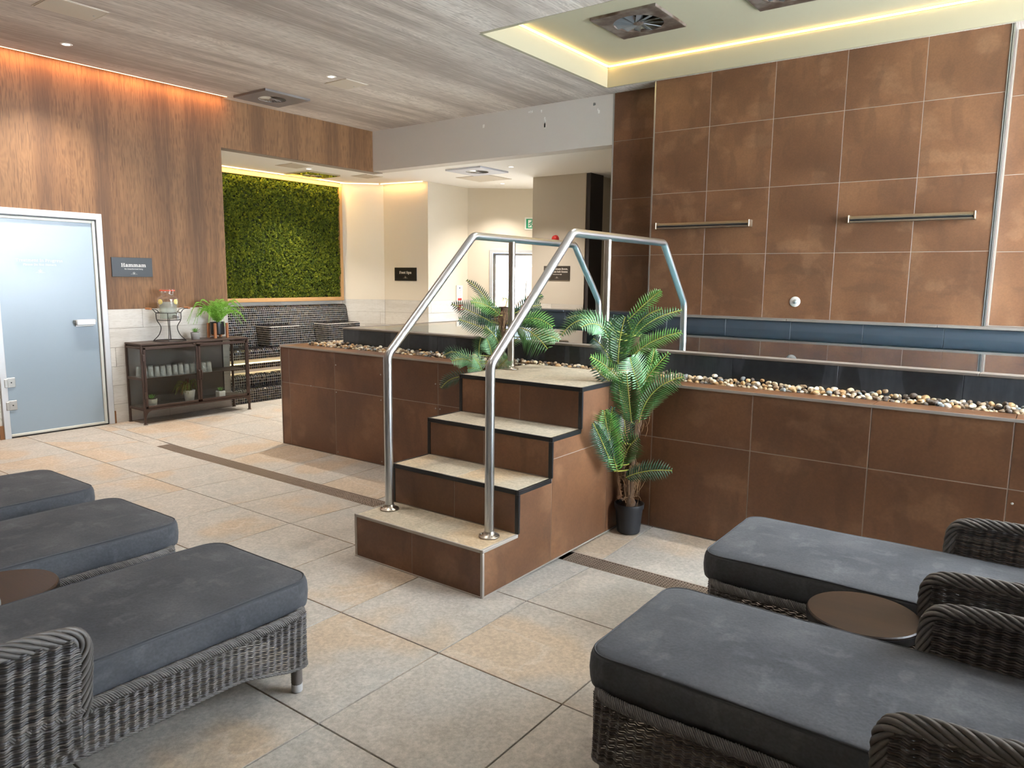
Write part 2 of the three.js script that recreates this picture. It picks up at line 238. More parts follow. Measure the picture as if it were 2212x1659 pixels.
// right-hand window wall and the wall behind the viewer (both out of the picture)
{
  const w = struct('wall_right'); w.userData.label = 'glazed wall letting in daylight';
  const z0 = -7.5, z1 = ZB + 0.3, yb = 0.15, yt = 3.2;
  part(w, 'wall', merge([bx([XR, -0.2, z0], [XR + 0.2, yb, z1]), bx([XR, yt, z0], [XR + 0.2, 3.8, z1]), bx([XR, yb, z0], [XR + 0.2, yt, -7.1]), bx([XR, yb, -3.3], [XR + 0.2, yt, z1])]), MAT.plaster);
  for (let k = 0; k < 3; k++) { const a = lerp(-7.1, -3.3, k / 3), b = lerp(-7.1, -3.3, (k + 1) / 3), win = struct(`window_${k + 1}`); part(win, 'window_frame', merge([bx([XR + 0.06, yb, a], [XR + 0.14, yt, a + 0.05]), bx([XR + 0.06, yb, b - 0.05], [XR + 0.14, yt, b]), bx([XR + 0.06, yb, a], [XR + 0.14, yb + 0.06, b]), bx([XR + 0.06, yt - 0.06, a], [XR + 0.14, yt, b])]), MAT.frame); part(win, 'pane', bx([XR + 0.098, yb + 0.06, a + 0.05], [XR + 0.102, yt - 0.06, b - 0.05]), MAT.glass); }
  struct('wall_behind', bx([XL - 0.3, -0.2, ZB], [XR + 0.3, 3.8, ZB + 0.2]), MAT.plaster);
}
// back wall: large rust-brown tiles, the middle field standing 20 cm proud
{
  const w = struct('wall_back'); w.userData.label = 'back wall of large rust-brown tiles behind the pool';
  part(w, 'core', merge([bx([-4.06, 0, -7.5], [XR, 3.8, -7.2515]), bx([-3.465, 1.195, -7.3], [-0.5, 3.8, -7.0515])]), MAT.groutLight);
  part(w, 'end_trim', bx([-4.062, 1.19, -7.5], [-4.045, HC, -7.249]), MAT.silverDull);
  const rows = [1.196, 1.795, 2.402, 3.01, HC + 0.02];
  const fill = (xs, z) => { for (let i = 0; i + 1 < xs.length; i++) for (let j = 0; j + 1 < rows.length; j++) { const g = cb([xs[i] + 0.002, rows[j] + 0.002, z - 0.012], [xs[i + 1] - 0.002, rows[j + 1] - 0.002, z], 0.0015); part(w, 'tile', uvm(g, 2.42, R2(), R2(), R2() < 0.3), MAT.brown); } };
  fill([-4.045, -3.47], -7.25); fill([-3.466, -2.885, -2.276, -1.667, -1.06, -0.5], -7.05); fill([-0.47, 0.13, 0.735, 1.34, 1.945], -7.25);
  const tr = struct('trim_1', bx([-3.476, 1.196, -7.26], [-3.462, HC, -7.044]), MAT.silver); tr.userData.label = 'bright metal corner profile';
  struct('trim_2', merge([bx([-0.503, 1.196, -7.26], [-0.495, HC, -7.044]), bx([-0.49, 1.196, -7.26], [-0.478, HC, -7.048])]), MAT.silver).userData.label = 'double metal corner profile';
}
// plaster bulkhead under the main ceiling, with flaking scuffs
{
  const b = struct('beam'); b.userData.label = 'grey plaster bulkhead between the two ceiling levels';
  part(b, 'plaster', uvm(bx([XL, HL, -7.45], [-4.05, 3.8, -7.25]), 0.3), MAT.beam);
  const R = rngOf(5), fl = []; const chips = [[-5.15, 3.44, 0.07, 0.02], [-4.95, 3.3, 0.02, 0.1], [-5.0, 3.42, 0.015, 0.04], [-4.25, 3.35, 0.03, 0.05], [-5.85, 3.36, 0.02, 0.03], [-4.3, 3.42, 0.03, 0.02]];
  for (const [x, y, w2, h2] of chips) for (let k = 0; k < 4; k++) fl.push(cb([x + (R() - 0.5) * w2, y + (R() - 0.5) * h2, -7.251], [x + (R() - 0.5) * w2 + 0.012, y + (R() - 0.5) * h2 + 0.02, -7.2485], 0.001));
  part(b, 'flaked_paint', merge(fl), MAT.white, 'stuff');
}
// walls of the alcove and of the passage behind
const FAR = { A: [-9.25, -4.93], B: [-9.25, -7.89], C: [-8.735, -8.33], D: [-7.9, -8.455], E: [-7.9, -9.4], F: [-7.075, -10.05], G: [-5.9, -10.975] };
function farWall(name, a, b, mat, seed, y0 = 0) {
  const w = struct(name), { m, L } = wallSeg(a, b, 0, HL, 0.15); const g = bx([0, 0, -0.15], [L, HL, 0]); uvm(g, 0.3); const h = uvm(bx([0, DADO, -0.15], [L, HL, 0]), 0.3); h.applyMatrix4(m); part(w, 'plaster', h, mat);
  const d = bx([0, 0, -0.15], [L, DADO, -0.009]); d.applyMatrix4(m); part(w, 'backing', d, MAT.groutLight); const md = m.clone().multiply(new THREE.Matrix4().makeTranslation(0, 0, -0.009)); dado(w, md, L, 0, seed); return { w, m, L };
}
farWall('wall_alcove', FAR.A, FAR.B, MAT.plasterWarm, 11); farWall('wall_angle', FAR.B, FAR.C, MAT.plasterWarm, 12); farWall('wall_foot_spa', FAR.C, FAR.D, MAT.plasterWarm, 13); farWall('wall_passage', FAR.D, FAR.E, MAT.plasterWarm, 14);
struct('wall_corners', merge([bx([-9.47, 0, -8.1], [-9.262, HL, -7.9]), bx([-8.95, 0, -8.6], [-8.75, HL, -8.352]), bx([-8.12, 0, -9.65], [-7.912, HL, -9.41])]), MAT.groutLight);
const exitM = wallSeg(FAR.E, FAR.F, 0, 1, 0.1).m;
{
  const w = struct('wall_exit'), L = 2.2, a = 0.36, b = 1.3, top = 2.0;
  const g = merge([bx([0, DADO, -0.15], [a, HL, 0]), bx([a, top, -0.15], [b, HL, 0]), bx([b, top, -0.15], [L, HL, 0]), bx([b, 0, -0.15], [b + 0.06, top, 0])]); uvm(g, 0.3); const gg = uvm(g, 0.3); gg.applyMatrix4(exitM); part(w, 'plaster', gg, MAT.plasterWarm);
  const d = bx([0, 0, -0.15], [a, DADO, -0.009]); d.applyMatrix4(exitM); part(w, 'backing', d, MAT.groutLight); dado(w, exitM.clone().multiply(new THREE.Matrix4().makeTranslation(0, 0, -0.009)), a, 0, 15);
  { const w5 = struct('window_4'), ad = (n, g2, mt) => { g2.applyMatrix4(exitM); part(w5, n, g2, mt); }; ad('window_frame', merge([bx([b + 0.06, 0, -0.1], [b + 0.11, top, 0.01]), bx([L - 0.05, 0, -0.1], [L, top, 0.01]), bx([b + 0.11, top - 0.05, -0.1], [L - 0.05, top, 0.01]), bx([b + 0.11, 0, -0.1], [L - 0.05, 0.06, 0.01])]), MAT.frame); ad('pane', bx([b + 0.11, 0.06, -0.052], [L - 0.05, top - 0.05, -0.048]), MAT.glass); }
  const door = struct('door_2'); door.userData.label = 'glazed exit door with a pale metal frame'; const add = (n, g2, mt) => { g2.applyMatrix4(exitM); return part(door, n, g2, mt); };
  add('door_frame', merge([bx([a, 0, -0.1], [a + 0.05, top, 0.02]), bx([b - 0.05, 0, -0.1], [b, top, 0.02]), bx([a + 0.05, top - 0.05, -0.1], [b - 0.05, top, 0.02])]), MAT.frame);
  add('leaf_frame', merge([bx([a + 0.055, 0.02, -0.07], [a + 0.1, top - 0.055, -0.03]), bx([b - 0.18, 0.02, -0.07], [b - 0.055, top - 0.055, -0.03]), bx([a + 0.055, top - 0.09, -0.07], [b - 0.055, top - 0.055, -0.03]), bx([a + 0.055, 0.02, -0.07], [b - 0.055, 0.12, -0.03])]), MAT.silver);
  add('pane', bx([a + 0.1, 0.12, -0.052], [b - 0.18, top - 0.09, -0.048]), MAT.glass);
  add('pull_handle', tube([[0.98, 1.0, -0.03], [0.97, 1.02, 0.03], [0.955, 1.25, 0.045], [0.97, 1.5, 0.03], [0.98, 1.52, -0.03]], 0.012, 24, 8), MAT.steel);
}
{ // side wall of alcove, passage end and return behind the tiled wall
  struct('wall_alcove_side', bx([-9.4, 0, -4.93], [-8.0, HL, -4.8]), MAT.plaster); struct('wall_passage_end', merge([bx([-6.35, 0, -11.2], [-3.9, HL, -11.0]), bx([-4.05, 0, -11.0], [-3.9, HL, -7.5])]), MAT.plaster);
  const c = struct('column'); c.userData.label = 'plaster pier with a plank-tile skirting behind the handrails'; part(c, 'plaster', uvm(bx([-6.28, DADO, -9.7], [-5.39, HL, -8.93]), 0.3), MAT.plaster); part(c, 'backing', bx([-6.27, 0, -9.69], [-5.4, DADO, -8.94]), MAT.groutLight); dado(c, new THREE.Matrix4().makeTranslation(-6.28, 0, -8.939), 0.89, 0, 16);
  const d = struct('door_3'); d.userData.label = 'dark panelled door and jamb in the recess beside the pier'; part(d, 'jamb', bx([-5.39, 0, -9.3], [-5.33, HL, -8.95]), MAT.dark); part(d, 'core', bx([-5.4, 0, -9.75], [-4.05, HL, -9.62]), MAT.black);
  const xs = [-5.33, -4.98, -4.6, -4.06], ys = [0, 0.6, 1.18, 1.72, 2.3, HL - 0.12]; for (let i = 0; i < 3; i++) for (let j = 0; j < 5; j++) part(d, 'panel', cb([xs[i] + 0.003, ys[j] + 0.003, -9.63], [xs[i + 1] - 0.003, ys[j + 1] - 0.003, -9.6], 0.003), MAT.dark);
  part(d, 'lever', tube([[-5.28, 1.22, -9.6], [-5.28, 1.22, -9.54], [-5.16, 1.22, -9.54]], 0.009, 12, 8), MAT.steel);
}

Object.assign(MAT, {
  brownLight: std({ map: T_brown, color: col(255, 250, 244), roughness: 0.4 }), lip: std({ color: col(122, 115, 107), roughness: 0.5 }), basin: std({ color: col(84, 122, 132), roughness: 0.4 }), bench: std({ color: col(164, 192, 198), roughness: 0.4 }),
  slateWall: std({ color: col(62, 70, 78), roughness: 0.28 }), water: phy({ color: col(214, 234, 238), roughness: 0.0, transmission: 1, thickness: 0, ior: 1.33 }), brassy: std({ color: col(176, 158, 134), roughness: 0.34, metalness: 0.85 }),
  clearDisc: phy({ color: col(214, 208, 200), roughness: 0.15, clearcoat: 1 }),
});

// ---------------------------------------------------------------- the raised pool
const WL = 1.085, POOL_X0 = -5.69, ZF = -4.12, ZK = -4.42, XK = -5.18, CAP = 0.913;
const brownTile = (parent, lo, hi, swap = false) => part(parent, 'tile', uvm(cb(lo, hi, 0.0015), 2.42, R2(), R2(), swap), MAT.brown);
{
  const XR = 1.994;
  const p = thing('raised_pool', 'raised plunge pool clad in brown tiles with a black overflow edge', 'pool');
  part(p, 'core', merge([bx([POOL_X0 + 0.0015, 0, -4.3], [XR - 0.001, CAP - 0.02, ZF - 0.0015]), bx([POOL_X0 + 0.0015, 0, -7.2], [-5.5, CAP - 0.02, -4.2]), bx([POOL_X0 + 0.012, 0, -4.5], [XR, 0.86, -4.28]), bx([-5.52, 0, -7.2], [-5.1, 0.86, -4.28])]), MAT.groutLight);
  const xs = [POOL_X0, -5.575, -4.95, -4.355, -3.757, -3.15, -2.56, -1.967, -1.353, -0.736, -0.123, 0.49, 1.1, 1.71, XR - 0.002];
  for (let i = 0; i + 1 < xs.length; i++) { brownTile(p, [xs[i] + 0.002, 0.004, ZF - 0.012], [xs[i + 1] - 0.002, 0.574, ZF]); brownTile(p, [xs[i] + 0.002, 0.578, ZF - 0.012], [xs[i + 1] - 0.002, CAP - 0.014, ZF]); part(p, 'cap_tile', uvm(cb([xs[i] + 0.0015, CAP - 0.012, -4.29], [xs[i + 1] - 0.0015, CAP, ZF + 0.004], 0.0015), 2.42, R2(), R2()), MAT.brownLight); }
  const zs = [-4.132, -4.74, -5.35, -5.96, -6.57, -7.2];
  for (let i = 0; i + 1 < zs.length; i++) { brownTile(p, [POOL_X0, 0.004, zs[i + 1] + 0.002], [POOL_X0 + 0.012, 0.574, zs[i] - 0.002]); brownTile(p, [POOL_X0, 0.578, zs[i + 1] + 0.002], [POOL_X0 + 0.012, CAP - 0.014, zs[i] - 0.002]); part(p, 'cap_tile', uvm(cb([POOL_X0, CAP - 0.012, zs[i + 1] + 0.0015], [-5.52, CAP, Math.min(zs[i], -4.29) - 0.0015], 0.0015), 2.42, R2(), R2()), MAT.brownLight); }
  part(p, 'edge_trim', merge([bx([POOL_X0 - 0.003, CAP - 0.014, ZF + 0.001], [XR, CAP + 0.001, ZF + 0.007]), bx([POOL_X0 - 0.006, CAP - 0.014, -7.2], [POOL_X0, CAP + 0.001, ZF + 0.007]), bx([POOL_X0 - 0.004, 0, ZF - 0.004], [POOL_X0 + 0.003, CAP, ZF + 0.004])]), MAT.silverDull);
  for (const [x, y] of [[-4.93, 0.79], [-4.93, 0.555], [-4.925, 0.03], [-5.27, 0.577], [-4.38, 0.755], [-4.38, 0.545], [-4.38, 0.03], [-3.78, 0.735], [-3.735, 0.735], [-3.78, 0.545], [-3.735, 0.545], [-0.1, 0.51]]) { const g = new THREE.SphereGeometry(0.006, 8, 6); g.scale(1, 1, 0.5); g.translate(x, y, ZF + 0.001); part(p, 'screw', g, MAT.silver); }
  // black overflow upstand with joints, and its stone lip
  part(p, 'upstand_core', merge([bx([XK + 0.012, 0.3, ZK - 0.1], [XR, WL - 0.02, ZK - 0.012]), bx([XK + 0.012, 0.3, -7.2], [XK + 0.11, WL - 0.02, ZK - 0.012])]), MAT.black);
  for (let k = 0, x = XK; x < XR; k++) { const b = Math.min(k ? x + 0.61 : -4.67 + 0.03, XR); part(p, 'slate_panel', uvm(cb([x + 0.001, 0.84, ZK - 0.012], [b - 0.001, WL - 0.016, ZK], 0.001), 1.3, R2(), R2()), MAT.slate); x = b; }
  for (let z = ZK - 0.012; z > -7.1;) { const b = Math.max(z - 0.61, -7.1); part(p, 'slate_panel', uvm(cb([XK, 0.84, b + 0.001], [XK + 0.012, WL - 0.016, z - 0.001], 0.001), 1.3, R2(), R2()), MAT.slate); z = b; }
  for (let k = 0, x = XK - 0.004; x < XR; k++) { const b = Math.min(x + 1.22, XR); part(p, 'lip', cb([x, WL - 0.016, ZK - 0.085], [b - 0.0015, WL, ZK + 0.005], 0.0025), MAT.lip); x = b; }
  part(p, 'lip', cb([XK - 0.004, WL - 0.016, -7.1], [XK + 0.08, WL, ZK - 0.087], 0.0025), MAT.lip);
  // basin, submerged bench and back upstand
  part(p, 'basin', merge([bx([XK, 0.05, -7.2], [XR, 0.12, ZK]), bx([XR - 0.02, 0.1, -7.1], [XR, WL, ZK]), bx([XK + 0.11, 0.1, -7.1], [XK + 0.13, WL - 0.02, ZK - 0.1]), bx([XK + 0.11, 0.1, ZK - 0.12], [XR, WL - 0.02, ZK - 0.1])]), MAT.basin);
  for (let k = 0; k < 7; k++) part(p, 'submerged_bench', cb([-4.9 + k * 0.61, 0.1, -5.6], [-4.293 + k * 0.61, 0.9, ZK - 0.121], 0.004), MAT.bench);
  for (let k = 0, x = POOL_X0; x < XR; k++) { const b = Math.min(k ? x + 0.62 : -5.1, XR); part(p, 'slate_panel', cb([x + 0.0015, 0.1, -7.06], [b - 0.0015, 1.168, -7.035], 0.0015), MAT.slateWall); x = b; }
  part(p, 'back_core', bx([POOL_X0, 0, -7.24], [XR, 1.165, -7.06]), MAT.black);
  for (let k = 0, x = POOL_X0; x < XR; k++) { const b = Math.min(x + 1.22, XR); part(p, 'ledge', cb([x, 1.172, -7.24], [b - 0.002, 1.194, -6.99], 0.003), x < -4.2 ? MAT.slateWall : MAT.lip); x = b; }
  const wg = new THREE.PlaneGeometry(XR - XK - 0.08, 7.035 + ZK - 0.085); wg.rotateX(-Math.PI / 2); wg.translate((XR + XK + 0.08) / 2, WL - 0.0012, (-7.035 + ZK - 0.085) / 2);
  part(p, 'water', wg, MAT.water);
}
// river pebbles in the channel: the ones that show largest are single things
{
  const R = rngOf(77), shapes = []; for (let k = 0; k < 7; k++) { const g = new THREE.IcosahedronGeometry(1, 2), q = g.attributes.position, s = [1, 0.55 + R() * 0.25, 0.68 + R() * 0.2]; for (let i = 0; i < q.count; i++) { const v = V().fromBufferAttribute(q, i), n = 1 + 0.10 * Math.sin(3 * v.x + k) * Math.cos(2.5 * v.y + 2 * k) + 0.07 * Math.sin(4 * v.z + k * 3); q.setXYZ(i, v.x * n * s[0], v.y * n * s[1], v.z * n * s[2]); } const m = mergeVertices((g.deleteAttribute('normal'), g.deleteAttribute('uv'), g)); m.computeVertexNormals(); shapes.push(m); }
  const mats = [[196, 180, 150], [150, 128, 100], [108, 98, 88], [206, 190, 160], [172, 136, 92], [134, 140, 140], [86, 74, 64], [218, 208, 188], [184, 150, 104], [122, 104, 84]].map(c => std({ color: col(...c), roughness: 0.55 }));
  const spots = [];
  const scatter = (x0, x1, z0, z1, n, y) => { for (let k = 0; k < n; k++) spots.push([lerp(x0, x1, (k + R()) / n), lerp(z0, z1, R()), y]); };
  const top = (f) => f;
  for (const [z, y, o] of [[-4.303, 0.914, 0], [-4.331, 0.921, 0.015], [-4.362, 0.928, 0.005], [-4.394, 0.933, 0.02]]) for (let x = -5.5 + o; x < 0.1; x += 0.033) { if (x > -3.06 && x < -2.1 && z > -4.31) continue; spots.push([x + (R() - 0.5) * 0.018, z + (R() - 0.5) * 0.014, y + (R() - 0.4) * 0.010 + (R() < 0.10 ? 0.016 : 0)]); }
  for (let z = -4.3; z > -5.2; z -= 0.036) for (const x of [-5.5, -5.45, -5.4, -5.35, -5.3, -5.25, -5.21]) spots.push([x + (R() - 0.5) * 0.03, z, 0.918 + R() * 0.008]);
  const near = spots.map((s, i) => [s[0] > -3.15 && s[0] < -2.0 ? 9 : Math.hypot(s[0], s[1]), i]).sort((a, b) => a[0] - b[0]);
  const rest = [[], [], [], [], [], [], [], [], [], []]; const mtx = new THREE.Matrix4(), e = new THREE.Euler(), qn = new THREE.Quaternion();
  near.forEach(([, i], rank) => {
    const [x, z, y] = [spots[i][0], spots[i][1], spots[i][2]], r = 0.0135 + 0.0125 * R() * R(), sh = shapes[Math.floor(R() * 7)], mi = Math.floor(R() * 10); e.set(R() * 0.7 - 0.35, R() * 6.28, R() * 0.7 - 0.35);
    const zz = Math.max(Math.min(z, -4.285 - r * 0.3), ZK + r * 1.02);
    if (rank < 296) { const m = solo('pebble', 'smooth river pebble lying in the gravel channel beside the black pool edge', 'pebble', sh, mats[mi], 'pebbles in the channel along the pool edge'); m.position.set(x, y, x < -5.19 ? z : zz); m.rotation.copy(e); m.scale.setScalar(r); }
    else { mtx.compose(V(x, y, x < -5.19 ? z : zz), qn.setFromEuler(e), V(r, r, r)); const g = sh.clone(); g.applyMatrix4(mtx); rest[mi].push(g); }
  });
  const bed = thing('gravel_bed', 'bed of small pebbles filling the channel round the pool', 'gravel'); bed.userData.kind = 'stuff';
  rest.forEach((l, i) => { if (l.length) part(bed, 'pebbles', merge(l), mats[i], 'stuff'); });
  const IM = []; for (let k = 0; k < 7; k++) { const m = new THREE.InstancedMesh(shapes[k], mats[(k * 3) % 10], 330); m.name = 'pebbles'; m.userData.kind = 'stuff'; shade(m); for (let i = 0; i < 330; i++) { const r = 0.011 + 0.01 * R(), left = R() < 0.18; const x = left ? lerp(-5.5, -5.2, R()) : lerp(-5.5, XR - 0.1, R()), z = left ? lerp(-6.9, -4.3, R()) : lerp(-4.40, -4.305, R()); e.set(R(), R() * 6, R()); mtx.compose(V(x, 0.893 + R() * 0.014, z), qn.setFromEuler(e), V(r, r, r)); m.setMatrixAt(i, mtx); } bed.add(m); }
}
// steps up to the pool
{
  const s = thing('pool_steps', 'four brown tiled steps with pale treads leading up to the pool', 'steps');
  const x0 = -3.03, x1 = -2.123, zf = [-2.642, -2.932, -3.233, -3.53], yt = [0.242, 0.471, 0.695, 0.933], e = 0.012;
  for (let k = 0; k < 4; k++) {
    const yb = k ? yt[k - 1] : 0, zBack = k < 3 ? zf[k + 1] : -4.292, xm = (x0 + x1) / 2 + (k % 2 ? 0.02 : -0.02);
    part(s, 'core', bx([x0 + 0.0015, 0, k < 3 ? zf[k + 1] - 0.001 : ZF + 0.001], [x1 - 0.0015, yt[k] - e, zf[k] - 0.0015]), MAT.groutLight);
    if (k === 3) part(s, 'core', bx([x0 + e, 0.9, -4.288], [x1 - e, yt[k] - e, ZF]), MAT.groutLight);
    for (const [a, b] of [[x0 + 0.014, xm - 0.0012], [xm + 0.0012, x1 - 0.014]]) { brownTile(s, [a, yb + 0.004, zf[k] - e], [b, yt[k] - 0.016, zf[k]]); part(s, 'tread_tile', uvm(cb([a, yt[k] - e, zBack + (k < 3 ? 0.003 : 0)], [b, yt[k], zf[k] - 0.004], 0.0015), 2.43, R2(), R2()), MAT.tread); }
    const tm = k ? MAT.black : MAT.silverDull, hN = k ? 0.024 : 0.016, wN = k ? 0.022 : 0.013;
    part(s, 'nosing', merge([cb([x0 + 0.0125, yt[k] - hN, zf[k] - 0.006], [x1 - 0.0125, yt[k] + 0.001, zf[k] + 0.003], 0.002), cb([x1 - 0.012, yt[k] - hN, k < 3 ? zf[k + 1] + 0.004 : ZF + 0.002], [x1 + 0.003, yt[k] + 0.001, zf[k] + 0.003], 0.002), cb([x0 - 0.003, yt[k] - hN, k < 3 ? zf[k + 1] + 0.004 : ZF + 0.002], [x0 + 0.012, yt[k] + 0.001, zf[k] + 0.003], 0.002)]), tm);
    part(s, 'corner_trim', cb([x1 - wN, yb, zf[k] - 0.012], [x1 + 0.003, yt[k] - hN, zf[k] + 0.003], 0.002), tm); part(s, 'corner_trim', cb([x0 - 0.003, yb, zf[k] - 0.012], [x0 + wN, yt[k] - hN, zf[k] + 0.003], 0.002), tm);
  }
  // side cladding cut to the stepped outline (z, y)
  const sides = [[[-2.646, 0.003], [-2.646, 0.227], [-2.934, 0.227], [-2.934, 0.456], [-3.236, 0.456], [-3.236, 0.003]], [[-3.240, 0.003], [-3.240, 0.574], [-3.838, 0.574], [-3.838, 0.003]], [[-3.842, 0.003], [-3.842, 0.574], [ZF, 0.574], [ZF, 0.003]], [[-3.240, 0.578], [-3.240, 0.680], [-3.532, 0.680], [-3.532, 0.918], [-3.838, 0.918], [-3.838, 0.578]], [[-3.842, 0.578], [-3.842, 0.918], [ZF, 0.918], [ZF, 0.578]]];
  for (const poly of sides) for (const [xa, xb] of [[x1 - e, x1], [x0, x0 + e]]) { const sh = new THREE.Shape(poly.map(([z, y]) => new THREE.Vector2(-z, y))); const g = new THREE.ExtrudeGeometry(sh, { depth: e, bevelEnabled: false }); g.rotateY(Math.PI / 2); g.translate(xa, 0, 0); const q = uvm(g, 2.42, R2(), R2()); part(s, 'tile', q, MAT.brown); }
  part(s, 'grout_line', merge([bx([x1 - 0.01, 0, -4.12], [x1 + 0.004, 0.006, -2.64]), bx([x0, 0, -2.645], [x1, 0.006, -2.636])]), MAT.silverDull);
}
// two polished handrails
function handrail(x, label) {
  const h = thing('handrail', label, 'handrail', [0, 0, 0], 0, 'stainless handrails on the pool steps'), r = 0.024;
  const P = [[x, 0.243, -2.815], [x, 1.115, -2.815], [x, 1.795, -3.55], [x, 1.79, -4.72], [x, 1.372, -5.1], [x, 0.72, -5.13]].map(p => V(...p)), pts = [P[0]];
  for (let i = 1; i < P.length - 1; i++) { const a = P[i - 1].clone().sub(P[i]).normalize(), b = P[i + 1].clone().sub(P[i]).normalize(), d = 0.03; for (let t = 0; t <= 4; t++) { const u = t / 4, A = P[i].clone().addScaledVector(a, d), B = P[i].clone().addScaledVector(b, d); pts.push(A.multiplyScalar((1 - u) * (1 - u)).addScaledVector(P[i], 2 * u * (1 - u)).addScaledVector(B, u * u)); } } pts.push(P[5]);
  const path = new THREE.CurvePath(); for (let i = 0; i + 1 < pts.length; i++) path.add(new THREE.LineCurve3(pts[i], pts[i + 1]));
  // sweep by hand so that straight runs stay straight
  const N = 20, pos = [], nor = [], idx = [], ax = V(1, 0, 0); pts.forEach((p, i) => { const t = pts[Math.min(i + 1, pts.length - 1)].clone().sub(pts[Math.max(i - 1, 0)]).normalize(), b = V().crossVectors(t, ax).normalize(); for (let k = 0; k < N; k++) { const a = k / N * 6.28318, n = ax.clone().multiplyScalar(Math.cos(a)).addScaledVector(b, Math.sin(a)); pos.push(p.x + n.x * r, p.y + n.y * r, p.z + n.z * r); nor.push(n.x, n.y, n.z); } });
  for (let i = 0; i + 1 < pts.length; i++) for (let k = 0; k < N; k++) { const a = i * N + k, b = i * N + (k + 1) % N; idx.push(a, b, a + N, b, b + N, a + N); }
  const g = new THREE.BufferGeometry(); g.setAttribute('position', new THREE.Float32BufferAttribute(pos, 3)); g.setAttribute('normal', new THREE.Float32BufferAttribute(nor, 3)); g.setIndex(idx);
  part(h, 'rail', g, MAT.steel); part(h, 'post', rod([x, 0.933, -3.948], [x, 1.775, -3.948], 0.0225, 20), MAT.steelWorn);
  for (const [y, z] of [[0.243, -2.815], [0.934, -3.948]]) { const f = part(h, 'flange', (() => { const q = lathe([[0.0245, 0.03], [0.026, 0.03], [0.03, 0.012], [0.052, 0.008], [0.053, 0], [0.0, 0]], 28); q.translate(x, y, z); return q; })(), MAT.steelWorn); for (let k = 0; k < 3; k++) { const q = new THREE.SphereGeometry(0.005, 8, 6); const a = k * 2.094 + 0.5; q.translate(x + 0.041 * Math.cos(a), y + 0.0105, z + 0.041 * Math.sin(a)); part(f, 'screw', q, MAT.steel); } }
}
Object.assign(MAT, { steelWorn: std({ color: col(176, 168, 156), roughness: 0.32, metalness: 0.95 }) });
handrail(-2.937, 'brushed stainless handrail on the side of the steps by the pebbles and rear palm'); handrail(-2.22, 'brushed stainless handrail on the side of the steps next to the potted palm');
// two long metal water blades on the back wall and a round jet button
for (const [x0, x1, label] of [[-3.375, -2.415, 'metal water blade on the tiled wall next to the handrails'], [-1.558, -0.612, 'metal water blade on the tiled wall next to the double corner trim']]) {
  const b = thing('water_blade', label, 'spout', [0, 0, 0], 0, 'metal water blades on the tiled wall'), y = 2.076, z = -7.05;
  part(b, 'body', merge([cb([x0 + 0.01, y - 0.004, z], [x1 - 0.01, y + 0.03, z + 0.045], 0.006), cb([x0 + 0.012, y - 0.001, z + 0.03], [x1 - 0.012, y + 0.016, z + 0.095], 0.005)]), MAT.brassy); part(b, 'slot', bx([x0 + 0.02, y - 0.016, z + 0.01], [x1 - 0.02, y - 0.003, z + 0.085]), MAT.black); part(b, 'lower_lip', cb([x0 + 0.012, y - 0.026, z], [x1 - 0.012, y - 0.016, z + 0.09], 0.003), MAT.brassy);
  for (const x of [x0, x1 - 0.012]) part(b, 'end_cap', cb([x, y - 0.03, z], [x + 0.012, y + 0.034, z + 0.1], 0.003), MAT.brassy);
}
{ const j = thing('jet_button', 'round clear push button on the tiled wall above the pool', 'button', [-1.98, 1.353, -7.05]); const g = lathe([[0, 0.012], [0.03, 0.012], [0.046, 0.008], [0.049, 0.0], [0, 0]], 32); g.rotateX(Math.PI / 2); part(j, 'disc', g, MAT.clearDisc); const k = lathe([[0, 0.024], [0.017, 0.022], [0.02, 0.012], [0, 0.011]], 24); k.rotateX(Math.PI / 2); part(j, 'knob', k, MAT.silver); }

